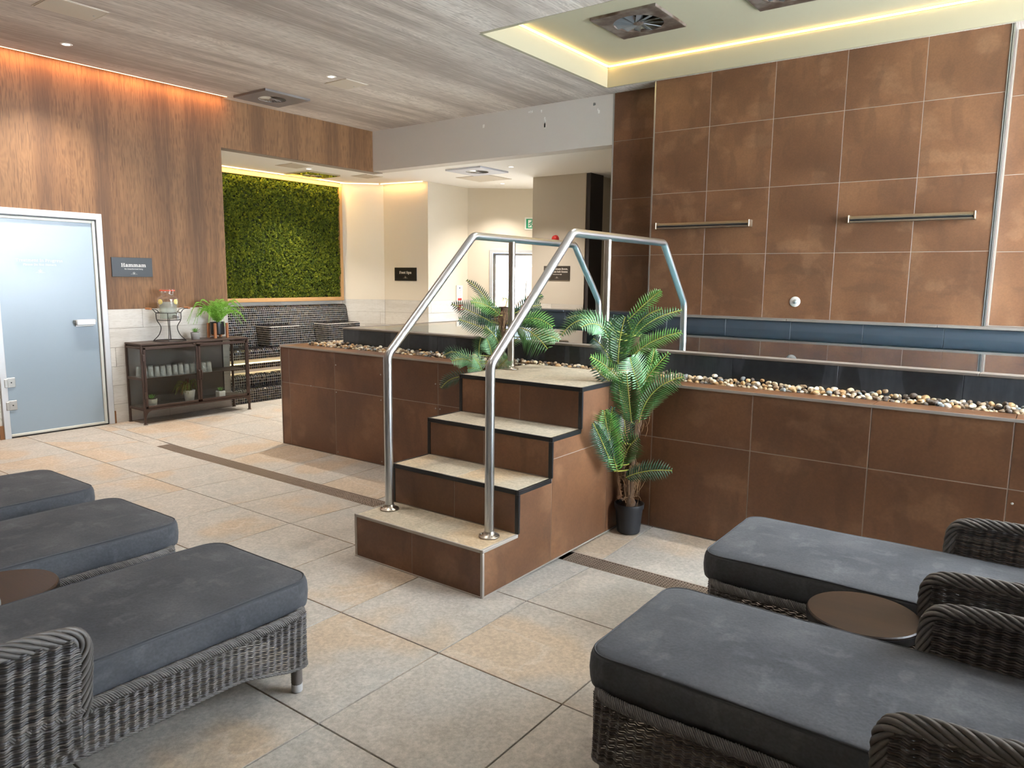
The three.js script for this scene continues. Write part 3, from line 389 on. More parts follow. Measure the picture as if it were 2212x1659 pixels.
// ---------------------------------------------------------------- woven loungers and side tables
// a strand follows a plan path at one height, weaving in and out of the stakes: 3-point open section
function weave(out, path, ybot, ytop, o = {}) {
  const { pitch = 0.0072, stake = 0.036, amp = 0.0052, r = 0.0031, seed = 1, lean = null } = o, R = rngOf(seed);
  let L = [0]; for (let i = 1; i < path.length; i++) L.push(L[i - 1] + Math.hypot(path[i][0] - path[i - 1][0], path[i][1] - path[i - 1][1]));
  const total = L[L.length - 1], n = Math.max(2, Math.round(total / stake) * 6);
  const at = (s) => { let i = 1; while (i < path.length - 1 && L[i] < s) i++; const t = (s - L[i - 1]) / (L[i] - L[i - 1] || 1), dx = path[i][0] - path[i - 1][0], dz = path[i][1] - path[i - 1][1], d = Math.hypot(dx, dz) || 1; return [lerp(path[i - 1][0], path[i][0], t), lerp(path[i - 1][1], path[i][1], t), dz / d, -dx / d]; };
  const S = []; for (let k = 0; k <= n; k++) S.push(at(total * k / n));
  const y0 = Math.min(...S.map(s => ybot(s[0], s[1]))), y1 = Math.max(...S.map(s => ytop(s[0], s[1])));
  for (let j = 0; y0 + (j + 0.5) * pitch < y1; j++) {
    const y = y0 + (j + 0.5) * pitch, tone = 0.35 + 1.0 * R(), warm = R(); let prev = null;
    for (let k = 0; k <= n; k++) {
      const [x, z, nx, nz] = S[k]; if (y < ybot(x, z) || y > ytop(x, z)) { prev = null; continue; }
      const ph = Math.PI * k / 3 + 0.10 * j * (seed % 2 ? 1 : 0.6), w = Math.sin(ph) * amp, slope = Math.cos(ph) * amp * Math.PI / 3 / (total / n), ln = lean ? lean(y) : 0, wob = 0.0008 * Math.sin(k * 0.7 + j * 2.1);
      const sh = tone * (0.82 + 0.36 * hash(Math.floor(k / 7), j, seed)), c = [0.098 * sh * (1 + 0.14 * warm), 0.094 * sh, 0.09 * sh * (1.1 - 0.26 * warm)];
      const P = [[-0.55, r], [1, 0], [-0.55, -r]].map(([f, dy]) => { const d = w + f * r * 0.9 + ln; return [x + nx * d, y + dy + wob, z + nz * d]; });
      const cur = { P, c, nx: nx + nz * slope, nz: nz - nx * slope };
      if (prev) { for (let q = 0; q < 2; q++) { const ids = [[prev, q], [cur, q + 1], [prev, q + 1], [prev, q], [cur, q], [cur, q + 1]]; for (const [s, i] of ids) { out.p.push(...s.P[i]); const up = [0.72, 0, -0.72][i], f = [0.69, 1, 0.69][i]; out.n.push(s.nx * f, up, s.nz * f); out.c.push(...s.c); } } }
      prev = cur;
    }
  }
}
function braid(out, pts, R0 = 0.019, n = 6, pitch = 0.10, r = 0.0055, seed = 3) {  // strands wound round a path
  const c = new THREE.CatmullRomCurve3(pts.map(p => V(...p)), false, 'centripetal'), len = c.getLength(), N = Math.round(len / 0.009), F = c.computeFrenetFrames(N, false), RR = rngOf(seed);
  for (let s = 0; s < n; s++) { const tone = 0.75 + 0.5 * RR(); let prev = null; for (let k = 0; k <= N; k++) { const p = c.getPointAt(k / N), a = s / n * 6.283 + (k / N) * len / pitch * 6.283, rr = R0 * (1 + 0.10 * Math.sin((k / N) * len / pitch * 12.566 + s * 2)), m = F.normals[k].clone().multiplyScalar(Math.cos(a)).addScaledVector(F.binormals[k], Math.sin(a)), tan = F.tangents[k], side = V().crossVectors(m, tan);
    const ctr = p.clone().addScaledVector(m, rr); const ring = [0, 1, 2, 3, 4].map(i => { const b = i / 5 * 6.283, nn = m.clone().multiplyScalar(Math.cos(b)).addScaledVector(side, Math.sin(b)); return [ctr.clone().addScaledVector(nn, r * (Math.abs(Math.sin(b)) > 0.5 ? 1.5 : 1)), nn]; });
    const sh = tone * (0.85 + 0.3 * hash(k >> 2, s, seed)), col3 = [0.10 * sh, 0.094 * sh, 0.088 * sh];
    if (prev) for (let i = 0; i < 5; i++) { const j = (i + 1) % 5; for (const [q, t] of [[prev.ring[i], prev], [ring[j], null], [prev.ring[j], prev], [prev.ring[i], prev], [ring[i], null], [ring[j], null]]) { out.p.push(q[0].x, q[0].y, q[0].z); out.n.push(q[1].x, q[1].y, q[1].z); out.c.push(...col3); } }
    prev = { ring }; } }
}
const fresh = () => ({ p: [], n: [], c: [] });
function bake(o) { const g = new THREE.BufferGeometry(); g.setAttribute('position', new THREE.Float32BufferAttribute(o.p, 3)); g.setAttribute('normal', new THREE.Float32BufferAttribute(o.n, 3)); g.setAttribute('color', new THREE.Float32BufferAttribute(o.c, 3)); return g; }
// soft mattress: rounded plan, rolled edges, slight crown and creases
function mattress(x0, x1, z0, z1, y0, y1, seed, head = 0) {
  const cx = (x0 + x1) / 2, cz = (z0 + z1) / 2, hx = (x1 - x0) / 2, hz = (z1 - z0) / 2, rc = 0.075, out = [], N = [];
  const outline = []; const addL = (ax, az, bx2, bz, n) => { for (let i = 0; i < n; i++) outline.push([lerp(ax, bx2, i / n), lerp(az, bz, i / n)]); }; const arc = (ox, oz, a0, n) => { for (let i = 0; i < n; i++) { const a = a0 + i / n * Math.PI / 2; outline.push([ox + rc * Math.cos(a), oz + rc * Math.sin(a)]); } };
  addL(hx, -hz + rc, hx, hz - rc, 40); arc(hx - rc, hz - rc, 0, 8); addL(hx - rc, hz, -hx + rc, hz, 18); arc(-hx + rc, hz - rc, Math.PI / 2, 8); addL(-hx, hz - rc, -hx, -hz + rc, 40); arc(-hx + rc, -hz + rc, Math.PI, 8); addL(-hx + rc, -hz, hx - rc, -hz, 18); arc(hx - rc, -hz + rc, Math.PI * 1.5, 8);
  const rings = []; const H = y1 - y0;
  const prof = [[0.04, 0], [0.012, 0.002], [0.003, 0.012], [0, 0.03], [-0.002, H * 0.5], [0, H - 0.026], [0.003, H - 0.013], [0.009, H - 0.005], [0.019, H]];
  const noise = (x, z) => (fbm(x * 0.3 + 7, z * 0.3 + 9, 9, 9, 3, seed) - 0.5);
  for (const [ins, dy] of prof) rings.push(outline.map(([x, z]) => { const fx = (hx - ins) / hx, fz = (hz - ins) / hz; const bul = ins < 0.01 ? 0.006 * noise(x, z) : 0; return [x * fx * (1 + bul), y0 + dy + (dy > H * 0.6 ? 0.010 * noise(x, z) : 0), z * fz * (1 + bul)]; }));
  for (let k = 1; k <= 10; k++) { const t = k / 10, ins = 0.019 + t * (hx - 0.021); rings.push(outline.map(([x, z]) => { const fx = (hx - ins) / hx, X = x * fx, Z = z - Math.sign(z) * Math.min(Math.abs(z), ins * 0.9 * Math.min(1, Math.abs(z) / hz + 0.0)); const Xc = k === 10 ? 0 : X; return [Xc, y0 + H + 0.006 * (1 - (1 - t) * (1 - t)) + 0.010 * noise(Xc, Z) + 0.004 * noise(Xc * 3 + 5, Z * 3), Z]; })); }
  const n = outline.length, pos = [], uv = [], idx = [];
  rings.forEach((r, k) => { for (let i = 0; i <= n; i++) { const [x, y, z] = r[i % n]; pos.push(cx + x, y, cz + z); if (k < 7) { const o = outline[i % n], per = i / n * (4 * hx + 4 * hz); uv.push(per / 1.6, y / 1.6); } else uv.push((cx + x) / 1.6 + seed * 0.3, (cz + z) / 1.6); } });
  for (let k = 0; k + 1 < rings.length; k++) for (let i = 0; i < n; i++) { const a = k * (n + 1) + i, b = a + 1, c = a + n + 1, d = c + 1; idx.push(a, c, b, b, c, d); }
  const g = new THREE.BufferGeometry(); g.setAttribute('position', new THREE.Float32BufferAttribute(pos, 3)); g.setAttribute('uv', new THREE.Float32BufferAttribute(uv, 2)); g.setIndex(idx); g.computeVertexNormals();
  const nn = g.attributes.normal; if (nn.getY((rings.length - 3) * (n + 1) + 5) < 0) { const ix = g.index.array; for (let i = 0; i < ix.length; i += 3) { const t = ix[i]; ix[i] = ix[i + 1]; ix[i + 1] = t; } g.computeVertexNormals(); }
  // weld normals along the seam
  for (let k = 0; k < rings.length; k++) { const a = k * (n + 1), b = a + n; const v = V(nn.getX(a) + nn.getX(b), nn.getY(a) + nn.getY(b), nn.getZ(a) + nn.getZ(b)).normalize(); for (const q of [a, b]) g.attributes.normal.setXYZ(q, v.x, v.y, v.z); }
  const loop = rings[7].map(([x, y, z]) => V(cx + x, y + 0.001, cz + z)); const pg = new THREE.TubeGeometry(new THREE.CatmullRomCurve3(loop.filter((_, i) => i % 2 === 0), true), 220, 0.0032, 5, true);
  return { g, pg };
}
function makeLounger() {
  const t = thing('sun_lounger', 'x', 'lounger'), W = 0.335, LEN = 1.93, mw = MAT.wicker;
  const arch = (x, z) => { const e = Math.min(Math.abs(z - 0.06), Math.abs(LEN - 0.06 - z)); const lat = Math.abs(x) < W - 0.03 ? Math.min(Math.abs(x + W), Math.abs(W - x)) : e; return 0.10 + 0.062 * sstep(0.0, 0.3, Math.min(e, lat > 0.001 && Math.abs(x) < W - 0.03 ? lat : e)); };
  const rim = 0.308, sk = fresh(), rc = 0.035, P = [];
  P.push([W, LEN], [W, rc + 0.03]); for (let i = 0; i <= 6; i++) { const a = i / 6 * Math.PI / 2; P.push([W - rc + rc * Math.cos(a), 0.03 + rc - rc * Math.sin(a)]); } P.push([-W + rc, 0.03]); for (let i = 0; i <= 6; i++) { const a = i / 6 * Math.PI / 2; P.push([-W + rc - rc * Math.sin(a), 0.03 + rc - rc * Math.cos(a)]); } P.push([-W, LEN]);
  weave(sk, P.slice().reverse(), arch, () => rim, { seed: 11, stake: 0.029, amp: 0.0036 });
  const base = part(t, 'woven_base', bake(sk), mw);
  const rimB = fresh(); braid(rimB, [[W - 0.004, rim, 1.9], [W - 0.004, rim, 1.2], [W - 0.004, rim, 0.5], [W - 0.004, rim, 0.09], [W - 0.03, rim, 0.045], [W - 0.09, rim, 0.035], [0, rim, 0.034], [-W + 0.09, rim, 0.035], [-W + 0.03, rim, 0.045], [-W + 0.004, rim, 0.09], [-W + 0.004, rim, 0.5], [-W + 0.004, rim, 1.2], [-W + 0.004, rim, 1.9]], 0.014, 8, 0.06, 0.0042, 5); part(base, 'rim', bake(rimB), mw);
  { const le = fresh(), pts = []; const Q = P.slice().reverse(); let acc = []; for (let i = 0; i + 1 < Q.length; i++) { const n = Math.max(1, Math.round(Math.hypot(Q[i + 1][0] - Q[i][0], Q[i + 1][1] - Q[i][1]) / 0.05)); for (let k = 0; k < n; k++) { const x = lerp(Q[i][0], Q[i + 1][0], k / n), z = lerp(Q[i][1], Q[i + 1][1], k / n); acc.push([x, arch(x, z), z]); } } braid(le, acc.filter((_, i) => i % 2 === 0), 0.0035, 3, 0.05, 0.003, 15); part(base, 'lower_edge', bake(le), mw); }
  part(t, 'deck', bx([-W + 0.012, rim - 0.02, 0.045], [W - 0.012, rim - 0.002, LEN]), MAT.deck);
  // arms: strands run out along the outer face, round the front and back along the inner face
  for (const s of [-1, 1]) {
    const arm = fresh(), z0 = 0.825, z1 = 1.78, xo = W + 0.012, th = 0.05, top = (x, z) => 0.545 + 0.04 * clamp((z - z0) / 0.9) - 0.03 * sstep(z0 + 0.03, z0, z), path = [];
    path.push([s * (xo - th), z1], [s * (xo - th), z0 + 0.025]); for (let i = 1; i < 7; i++) { const a = i / 7 * Math.PI; path.push([s * (xo - th / 2 - th / 2 * Math.cos(a)), z0 + 0.025 - 0.025 * Math.sin(a)]); } path.push([s * xo, z0 + 0.025], [s * xo, z1]);
    const lean = (y) => 0.035 * sstep(0.3, 0.56, y);
    weave(arm, s < 0 ? path.slice().reverse() : path, () => 0.20, top, { seed: 31 + s, stake: 0.038, amp: 0.0046 });
    // flare the arm outwards with height
    for (let i = 0; i < arm.p.length; i += 3) arm.p[i] += s * lean(arm.p[i + 1]);
    const a = part(t, 'arm', bake(arm), mw);
    const xm = xo - th / 2, br = fresh(); braid(br, [[s * xm, 0.29, z0 - 0.004], [s * (xm + 0.004), 0.36, z0 - 0.006], [s * (xm + 0.02), 0.45, z0 - 0.008], [s * (xm + 0.032), 0.515, z0 - 0.002], [s * (xm + 0.035), 0.54, z0 + 0.018], [s * (xm + 0.036), 0.552, z0 + 0.06], [s * (xm + 0.037), 0.566, z0 + 0.3], [s * (xm + 0.038), 0.58, z0 + 0.6], [s * (xm + 0.038), 0.592, z1]], 0.021, 8, 0.24, 0.006, 9); part(a, 'braided_edge', bake(br), mw);
  }
  for (const s of [-1, 1]) for (const z of [0.075, LEN - 0.08]) { const x = s * (W - 0.026), prof = [[0, 0.12]]; for (let k = 0; k <= 18; k++) prof.push([0.0195 + 0.0018 * (k % 2), 0.12 - k * 0.0048]); prof.push([0.0195, 0.03]); const l = part(t, 'leg', (() => { const g = lathe(prof.reverse(), 14); g.translate(x, 0, z); return g; })(), MAT.wickerLeg); const f = lathe([[0, 0], [0.018, 0], [0.0205, 0.004], [0.0205, 0.03], [0.018, 0.033], [0, 0.033]], 16); f.translate(x, 0, z); part(l, 'foot_cap', f, MAT.footCap); }
  const ms = mattress(-0.318, 0.318, -0.016, 1.28, rim - 0.002, 0.428, 3); const c = part(t, 'seat_cushion', ms.g, MAT.cloth); part(c, 'piping', ms.pg, MAT.cloth);
  const mb = mattress(-0.30, 0.30, 0, 0.72, 0, 0.115, 4); for (const g of [mb.g, mb.pg]) { g.rotateX(-0.85); g.translate(0, 0.335, 1.3); } const b = part(t, 'back_cushion', mb.g, MAT.cloth); part(b, 'piping', mb.pg, MAT.cloth);
  const bk = bx([-0.31, -0.03, 0], [0.31, -0.005, 0.74]); bk.rotateX(-0.85); bk.translate(0, 0.335, 1.3); part(t, 'back_panel', bk, MAT.deck);
  return t;
}
Object.assign(MAT, { wicker: std({ vertexColors: true, color: 0xffffff, roughness: 0.5 }), deck: std({ color: col(92, 88, 84), roughness: 0.8 }), wickerLeg: std({ color: col(96, 90, 86), roughness: 0.55 }), footCap: std({ color: col(172, 172, 172), roughness: 0.45 }), tableTop: std({ map: T_oak, color: col(104, 98, 100), roughness: 0.42 }), tableRim: std({ color: col(38, 38, 42), roughness: 0.4, metalness: 0.6 }) });
{
  const l1 = makeLounger(), grp = 'woven loungers with charcoal cushions', put = (o, p, ry, label) => { o.position.set(...p); o.rotation.y = ry; o.userData.label = label; o.userData.group = grp; };
  put(l1, [-2.475, 0, -1.665], 0, 'grey wicker lounger with its armrest in the lower left corner');
  put(copyOf(l1), [-3.452, 0, -1.70], 0, 'grey wicker lounger in the middle of the row of three facing the cabinet side');
  put(copyOf(l1), [-4.31, 0, -1.715], 0, 'grey wicker lounger farthest along the row of three, cut by the left edge');
  put(copyOf(l1), [-1.055, 0, -2.13], Math.PI / 2, 'wicker lounger in the lower right corner, in front of the round table');
  put(copyOf(l1), [-1.095, 0, -3.13], Math.PI / 2, 'wicker lounger along the brown pool wall, behind the round table');
}
function sideTable(x, z, label) {
  const t = thing('side_table', label, 'table', [x, 0, z], 0, 'small round side tables');
  const top = lathe([[0, 0.40], [0.176, 0.40], [0.18, 0.404], [0.18, 0.416], [0.176, 0.42], [0, 0.42]], 56); part(t, 'top', uvm(top, 0.9, 0.2, 0.3, true), MAT.tableTop); const nrm = t.children[0].geometry; nrm.computeVertexNormals();
  part(t, 'rim', lathe([[0.17, 0.385], [0.182, 0.385], [0.182, 0.41], [0.1805, 0.411], [0.1805, 0.40], [0.17, 0.398]], 56), MAT.tableRim); part(t, 'stem', lathe([[0.0, 0.39], [0.022, 0.39], [0.018, 0.36], [0.018, 0.03], [0.03, 0.02], [0, 0.02]], 20), MAT.tableRim); part(t, 'base', lathe([[0, 0.022], [0.10, 0.018], [0.115, 0.008], [0.115, 0], [0, 0]], 40), MAT.tableRim);
}
sideTable(-2.962, -0.925, 'round dark wood side table between the two left-hand loungers'); sideTable(-0.446, -2.635, 'round dark wood side table between the two right-hand loungers');

Object.assign(MAT, {
  red: std({ color: col(190, 40, 34), roughness: 0.4 }), alu: std({ color: col(206, 208, 200), roughness: 0.5, metalness: 0.3 }), frosted: phy({ color: col(150, 168, 182), roughness: 0.32, clearcoat: 0.4, clearcoatRoughness: 0.25 }),
  cabBack: std({ color: col(112, 102, 96), roughness: 0.6, metalness: 0.2 }), glassTint: phy({ color: col(248, 251, 250), roughness: 0.02, transmission: 1, thickness: 0, ior: 1.45, specularIntensity: 0.4 }), tumbler: phy({ color: col(248, 250, 250), roughness: 0.05, transmission: 0.8, thickness: 0, ior: 1.5 }),
  grassBlade: std({ color: col(122, 130, 70), roughness: 0.6 }), grassRed: std({ color: col(120, 74, 54), roughness: 0.6 }), fernLeaf: std({ color: col(120, 174, 60), roughness: 0.6 }), copperWood: std({ color: col(166, 110, 70), roughness: 0.45 }),
  wire: std({ color: col(44, 42, 42), roughness: 0.4, metalness: 0.5 }), grayBand: std({ color: col(150, 148, 146), roughness: 0.6 }), glassJar: phy({ color: 0xffffff, roughness: 0.02, transmission: 1, thickness: 0, ior: 1.45 }), iceWater: phy({ color: col(226, 234, 230), roughness: 0.25, transmission: 0.75, thickness: 0, ior: 1.2 }),
  sealRed: std({ color: col(214, 96, 72), roughness: 0.6 }), lemon: std({ color: col(238, 226, 150), roughness: 0.5 }), lemonRind: std({ color: col(236, 204, 60), roughness: 0.5 }),
});

// ---------------------------------------------------------------- lettering (flat print on signs)
function print(w, h, draw) { const c = document.createElement('canvas'); c.width = w; c.height = h; const x = c.getContext('2d'); draw(x, w, h); const t = new THREE.CanvasTexture(c); t.colorSpace = THREE.SRGBColorSpace; return t; }
function lotus(x, cx, cy, s, color) { x.strokeStyle = color; x.lineWidth = s * 0.07; x.lineCap = 'round'; const petal = (a, l) => { x.save(); x.translate(cx, cy); x.rotate(a); x.beginPath(); x.moveTo(0, 0); x.quadraticCurveTo(-l * 0.38, -l * 0.55, 0, -l); x.quadraticCurveTo(l * 0.38, -l * 0.55, 0, 0); x.stroke(); x.restore(); }; petal(0, s); petal(-0.75, s * 0.85); petal(0.75, s * 0.85); x.beginPath(); x.moveTo(cx - s * 1.5, cy + s * 0.3); x.quadraticCurveTo(cx - s * 1.0, cy - s * 0.25, cx - s * 0.5, cy + s * 0.3); x.quadraticCurveTo(cx, cy - s * 0.05, cx + s * 0.5, cy + s * 0.3); x.quadraticCurveTo(cx + s, cy - s * 0.25, cx + s * 1.5, cy + s * 0.3); x.stroke(); }
function signBoard(name, label, w, h, tx, place, edge = MAT.black) {
  const s = thing(name, label, 'sign'); const b = cb([-w / 2, -h / 2, 0], [w / 2, h / 2, 0.012], 0.0015), f = new THREE.PlaneGeometry(w - 0.003, h - 0.003); f.translate(0, 0, 0.0125); part(s, 'board', b, edge); part(s, 'face', f, std({ map: tx, roughness: 0.45 })); place(s); return s;
}
signBoard('door_sign', 'dark Hammam sign on the oak wall beside the frosted door', 0.42, 0.198, print(512, 242, (x, w, h) => { x.fillStyle = '#3d4247'; x.fillRect(0, 0, w, h); x.fillStyle = '#f2f0ea'; x.textAlign = 'center'; x.font = 'bold 64px serif'; x.fillText('Hammam', w * 0.53, 118); x.font = '23px sans-serif'; x.fillText('No Unauthorised Entry', w * 0.53, 152); lotus(x, w * 0.53, 206, 27, '#e8e6e0'); }), s => { s.position.set(XL + 0.001, 1.611, -3.86); s.rotation.y = Math.PI / 2; });
const place2 = (m, u, y) => (s) => { const p = V(u, y, 0.001).applyMatrix4(m); s.position.copy(p); s.quaternion.setFromRotationMatrix(m); };
signBoard('wall_sign', 'black Foot Spa sign on the warm-lit wall right of the moss', 0.42, 0.205, print(512, 250, (x, w, h) => { x.fillStyle = '#161311'; x.fillRect(0, 0, w, h); x.fillStyle = '#efe9df'; x.textAlign = 'center'; x.font = 'bold 66px serif'; x.fillText('Foot Spa', w * 0.5, 116); lotus(x, w * 0.5, 196, 34, '#d8d0c4'); }), place2(wallSeg(FAR.C, FAR.D, 0, 1, 0.1).m, 0.42, 1.585));
signBoard('direction_sign', 'dark steam room direction sign with an arrow on the pier', 0.44, 0.2, print(512, 233, (x, w, h) => { x.fillStyle = '#3b352f'; x.fillRect(0, 0, w, h); x.fillStyle = '#efe9df'; x.textAlign = 'center'; x.font = 'bold 40px serif'; x.fillText('Showers, Steam Room,', w * 0.5, 62); x.fillText('Himalayan Salt Sauna', w * 0.5, 108); x.strokeStyle = '#efe9df'; x.lineWidth = 5; x.beginPath(); x.moveTo(w * 0.36, 140); x.lineTo(w * 0.70, 140); x.moveTo(w * 0.67, 132); x.lineTo(w * 0.70, 140); x.lineTo(w * 0.67, 148); x.stroke(); lotus(x, w * 0.52, 198, 26, '#d8d0c4'); }), s => s.position.set(-5.84, 1.62, -8.929));
signBoard('exit_sign', 'green running-man exit sign half hidden behind the pier', 0.36, 0.2, print(360, 200, (x, w, h) => { x.fillStyle = '#eef2ec'; x.fillRect(0, 0, w, h); x.fillStyle = '#23a777'; x.fillRect(22, 22, w - 44, h - 44); x.fillStyle = '#f4fbf4'; x.fillRect(54, 40, 92, 120); x.fillStyle = '#1f9a6c'; x.strokeStyle = '#1f9a6c'; x.beginPath(); x.arc(116, 58, 12, 0, 7); x.fill(); x.lineWidth = 13; x.lineCap = 'round'; x.beginPath(); x.moveTo(108, 76); x.lineTo(98, 108); x.lineTo(122, 128); x.lineTo(116, 152); x.moveTo(98, 108); x.lineTo(84, 132); x.lineTo(64, 136); x.moveTo(106, 80); x.lineTo(134, 96); x.moveTo(104, 80); x.lineTo(78, 90); x.lineTo(70, 106); x.stroke(); x.fillStyle = '#f4fbf4'; x.beginPath(); x.moveTo(200, 90); x.lineTo(270, 90); x.lineTo(270, 66); x.lineTo(322, 100); x.lineTo(270, 134); x.lineTo(270, 110); x.lineTo(200, 110); x.fill(); }), place2(exitM, 0.93 + 0.18, 2.425), MAT.white);
{
  const m = wallSeg(FAR.D, FAR.E, 0, 1, 0.1).m; const s = signBoard('safety_notice', 'small white and red notice on the passage wall above the plank tiles', 0.15, 0.26, print(128, 222, (x, w, h) => { x.fillStyle = '#f3f2ee'; x.fillRect(0, 0, w, h); x.fillStyle = '#555d78'; x.fillRect(52, 22, 24, 24); x.fillStyle = '#9aa0a8'; for (let k = 0; k < 9; k++) x.fillRect(18, 62 + k * 12, 88 - (k % 3) * 12, 4); x.fillStyle = '#c8342c'; x.fillRect(22, 176, 84, 34); }), place2(m, 0.73, 1.285), MAT.white);
  const c = thing('call_point', 'small red fire call point below the safety notice', 'alarm'); part(c, 'box', cb([-0.045, -0.045, 0], [0.045, 0.045, 0.05], 0.006), MAT.red); part(c, 'glass', cb([-0.025, -0.025, 0.05], [0.025, 0.025, 0.053], 0.002), MAT.white); place2(m, 0.74, 1.06)(c);
  const e = thing('alarm_sounder', 'red round alarm sounder on the pier behind the handrail', 'alarm', [-5.87, 2.10, -8.93]); const g = lathe([[0, 0.05], [0.03, 0.048], [0.048, 0.035], [0.05, 0], [0, 0]], 28); g.rotateX(Math.PI / 2); part(e, 'dome', g, MAT.red); const b = lathe([[0, 0.012], [0.054, 0.01], [0.056, 0], [0, 0]], 28); b.rotateX(Math.PI / 2); part(e, 'base', b, MAT.red);
}
// frosted door to the hammam
{
  const d = struct('door_1'); d.userData.label = 'frosted pale blue glass door with a white metal frame';
  const x = XL, z0 = -3.58, z1 = -2.58;
  part(d, 'door_frame', merge([cb([x - 0.1, 0, z0], [x + 0.022, 2.13, z0 + 0.055], 0.004), cb([x - 0.1, 0, z1 - 0.055], [x + 0.022, 2.13, z1], 0.004), cb([x - 0.1, 2.07, z0 + 0.055], [x + 0.022, 2.13, z1 - 0.055], 0.004)]), MAT.frame);
  part(d, 'seal', merge([bx([x - 0.05, 0, z0 + 0.055], [x + 0.004, 2.07, z0 + 0.062]), bx([x - 0.05, 2.062, z0 + 0.062], [x + 0.004, 2.07, z1 - 0.055]), bx([x - 0.05, 0.0, z0 + 0.062], [x + 0.006, 0.012, z1 - 0.055])]), MAT.black);
  part(d, 'inner_frame', merge([cb([x - 0.05, 0.014, z0 + 0.064], [x + 0.008, 2.06, z0 + 0.092], 0.003), cb([x - 0.05, 2.034, z0 + 0.092], [x + 0.008, 2.06, z1 - 0.064], 0.003), cb([x - 0.05, 0.014, z0 + 0.092], [x + 0.008, 0.036, z1 - 0.06], 0.003)]), MAT.alu);
  const leaf = part(d, 'glass_leaf', cb([x - 0.022, 0.036, z0 + 0.093], [x - 0.01, 2.034, z1 - 0.06], 0.001), MAT.frosted);
  part(d, 'backing', bx([x - 0.06, 0, z0 + 0.02], [x - 0.055, 2.1, z1 - 0.02]), MAT.frame);
  for (const y of [0.31, 0.525]) { const h = part(d, 'hinge', merge([cb([x - 0.03, y - 0.045, z1 - 0.13], [x + 0.0, y + 0.045, z1 - 0.06], 0.003), cb([x - 0.03, y - 0.04, z1 - 0.06], [x + 0.026, y + 0.04, z1 - 0.03], 0.004)]), MAT.silver); const q = new THREE.CylinderGeometry(0.006, 0.006, 0.006, 12); q.rotateZ(Math.PI / 2); q.translate(x + 0.001, y, z1 - 0.095); part(h, 'screw', q, MAT.black); }
  const hd = part(d, 'handle', merge([cb([x - 0.012, 1.055, -3.45], [x + 0.05, 1.085, -3.255], 0.006), cb([x - 0.01, 1.02, -3.44], [x + 0.006, 1.06, -3.27], 0.003)]), MAT.silver); part(hd, 'grip_plate', cb([x + 0.03, 1.035, -3.44], [x + 0.055, 1.09, -3.265], 0.006), MAT.frame);
  const tx = print(512, 256, (c, w, h) => { c.clearRect(0, 0, w, h); c.fillStyle = 'rgba(235,244,250,0.85)'; c.textAlign = 'center'; c.font = '46px serif'; c.fillText('Treatment In Progress', w / 2, 90); c.font = '34px serif'; c.fillText('Please Do Not Disturb', w / 2, 134); lotus(c, w / 2, 208, 34, 'rgba(235,244,250,0.85)'); });
  const f = new THREE.PlaneGeometry(0.42, 0.21); f.rotateY(Math.PI / 2); f.translate(x - 0.0085, 1.615, -3.0); part(leaf, 'lettering', f, std({ map: tx, transparent: true, roughness: 0.5 }));
}
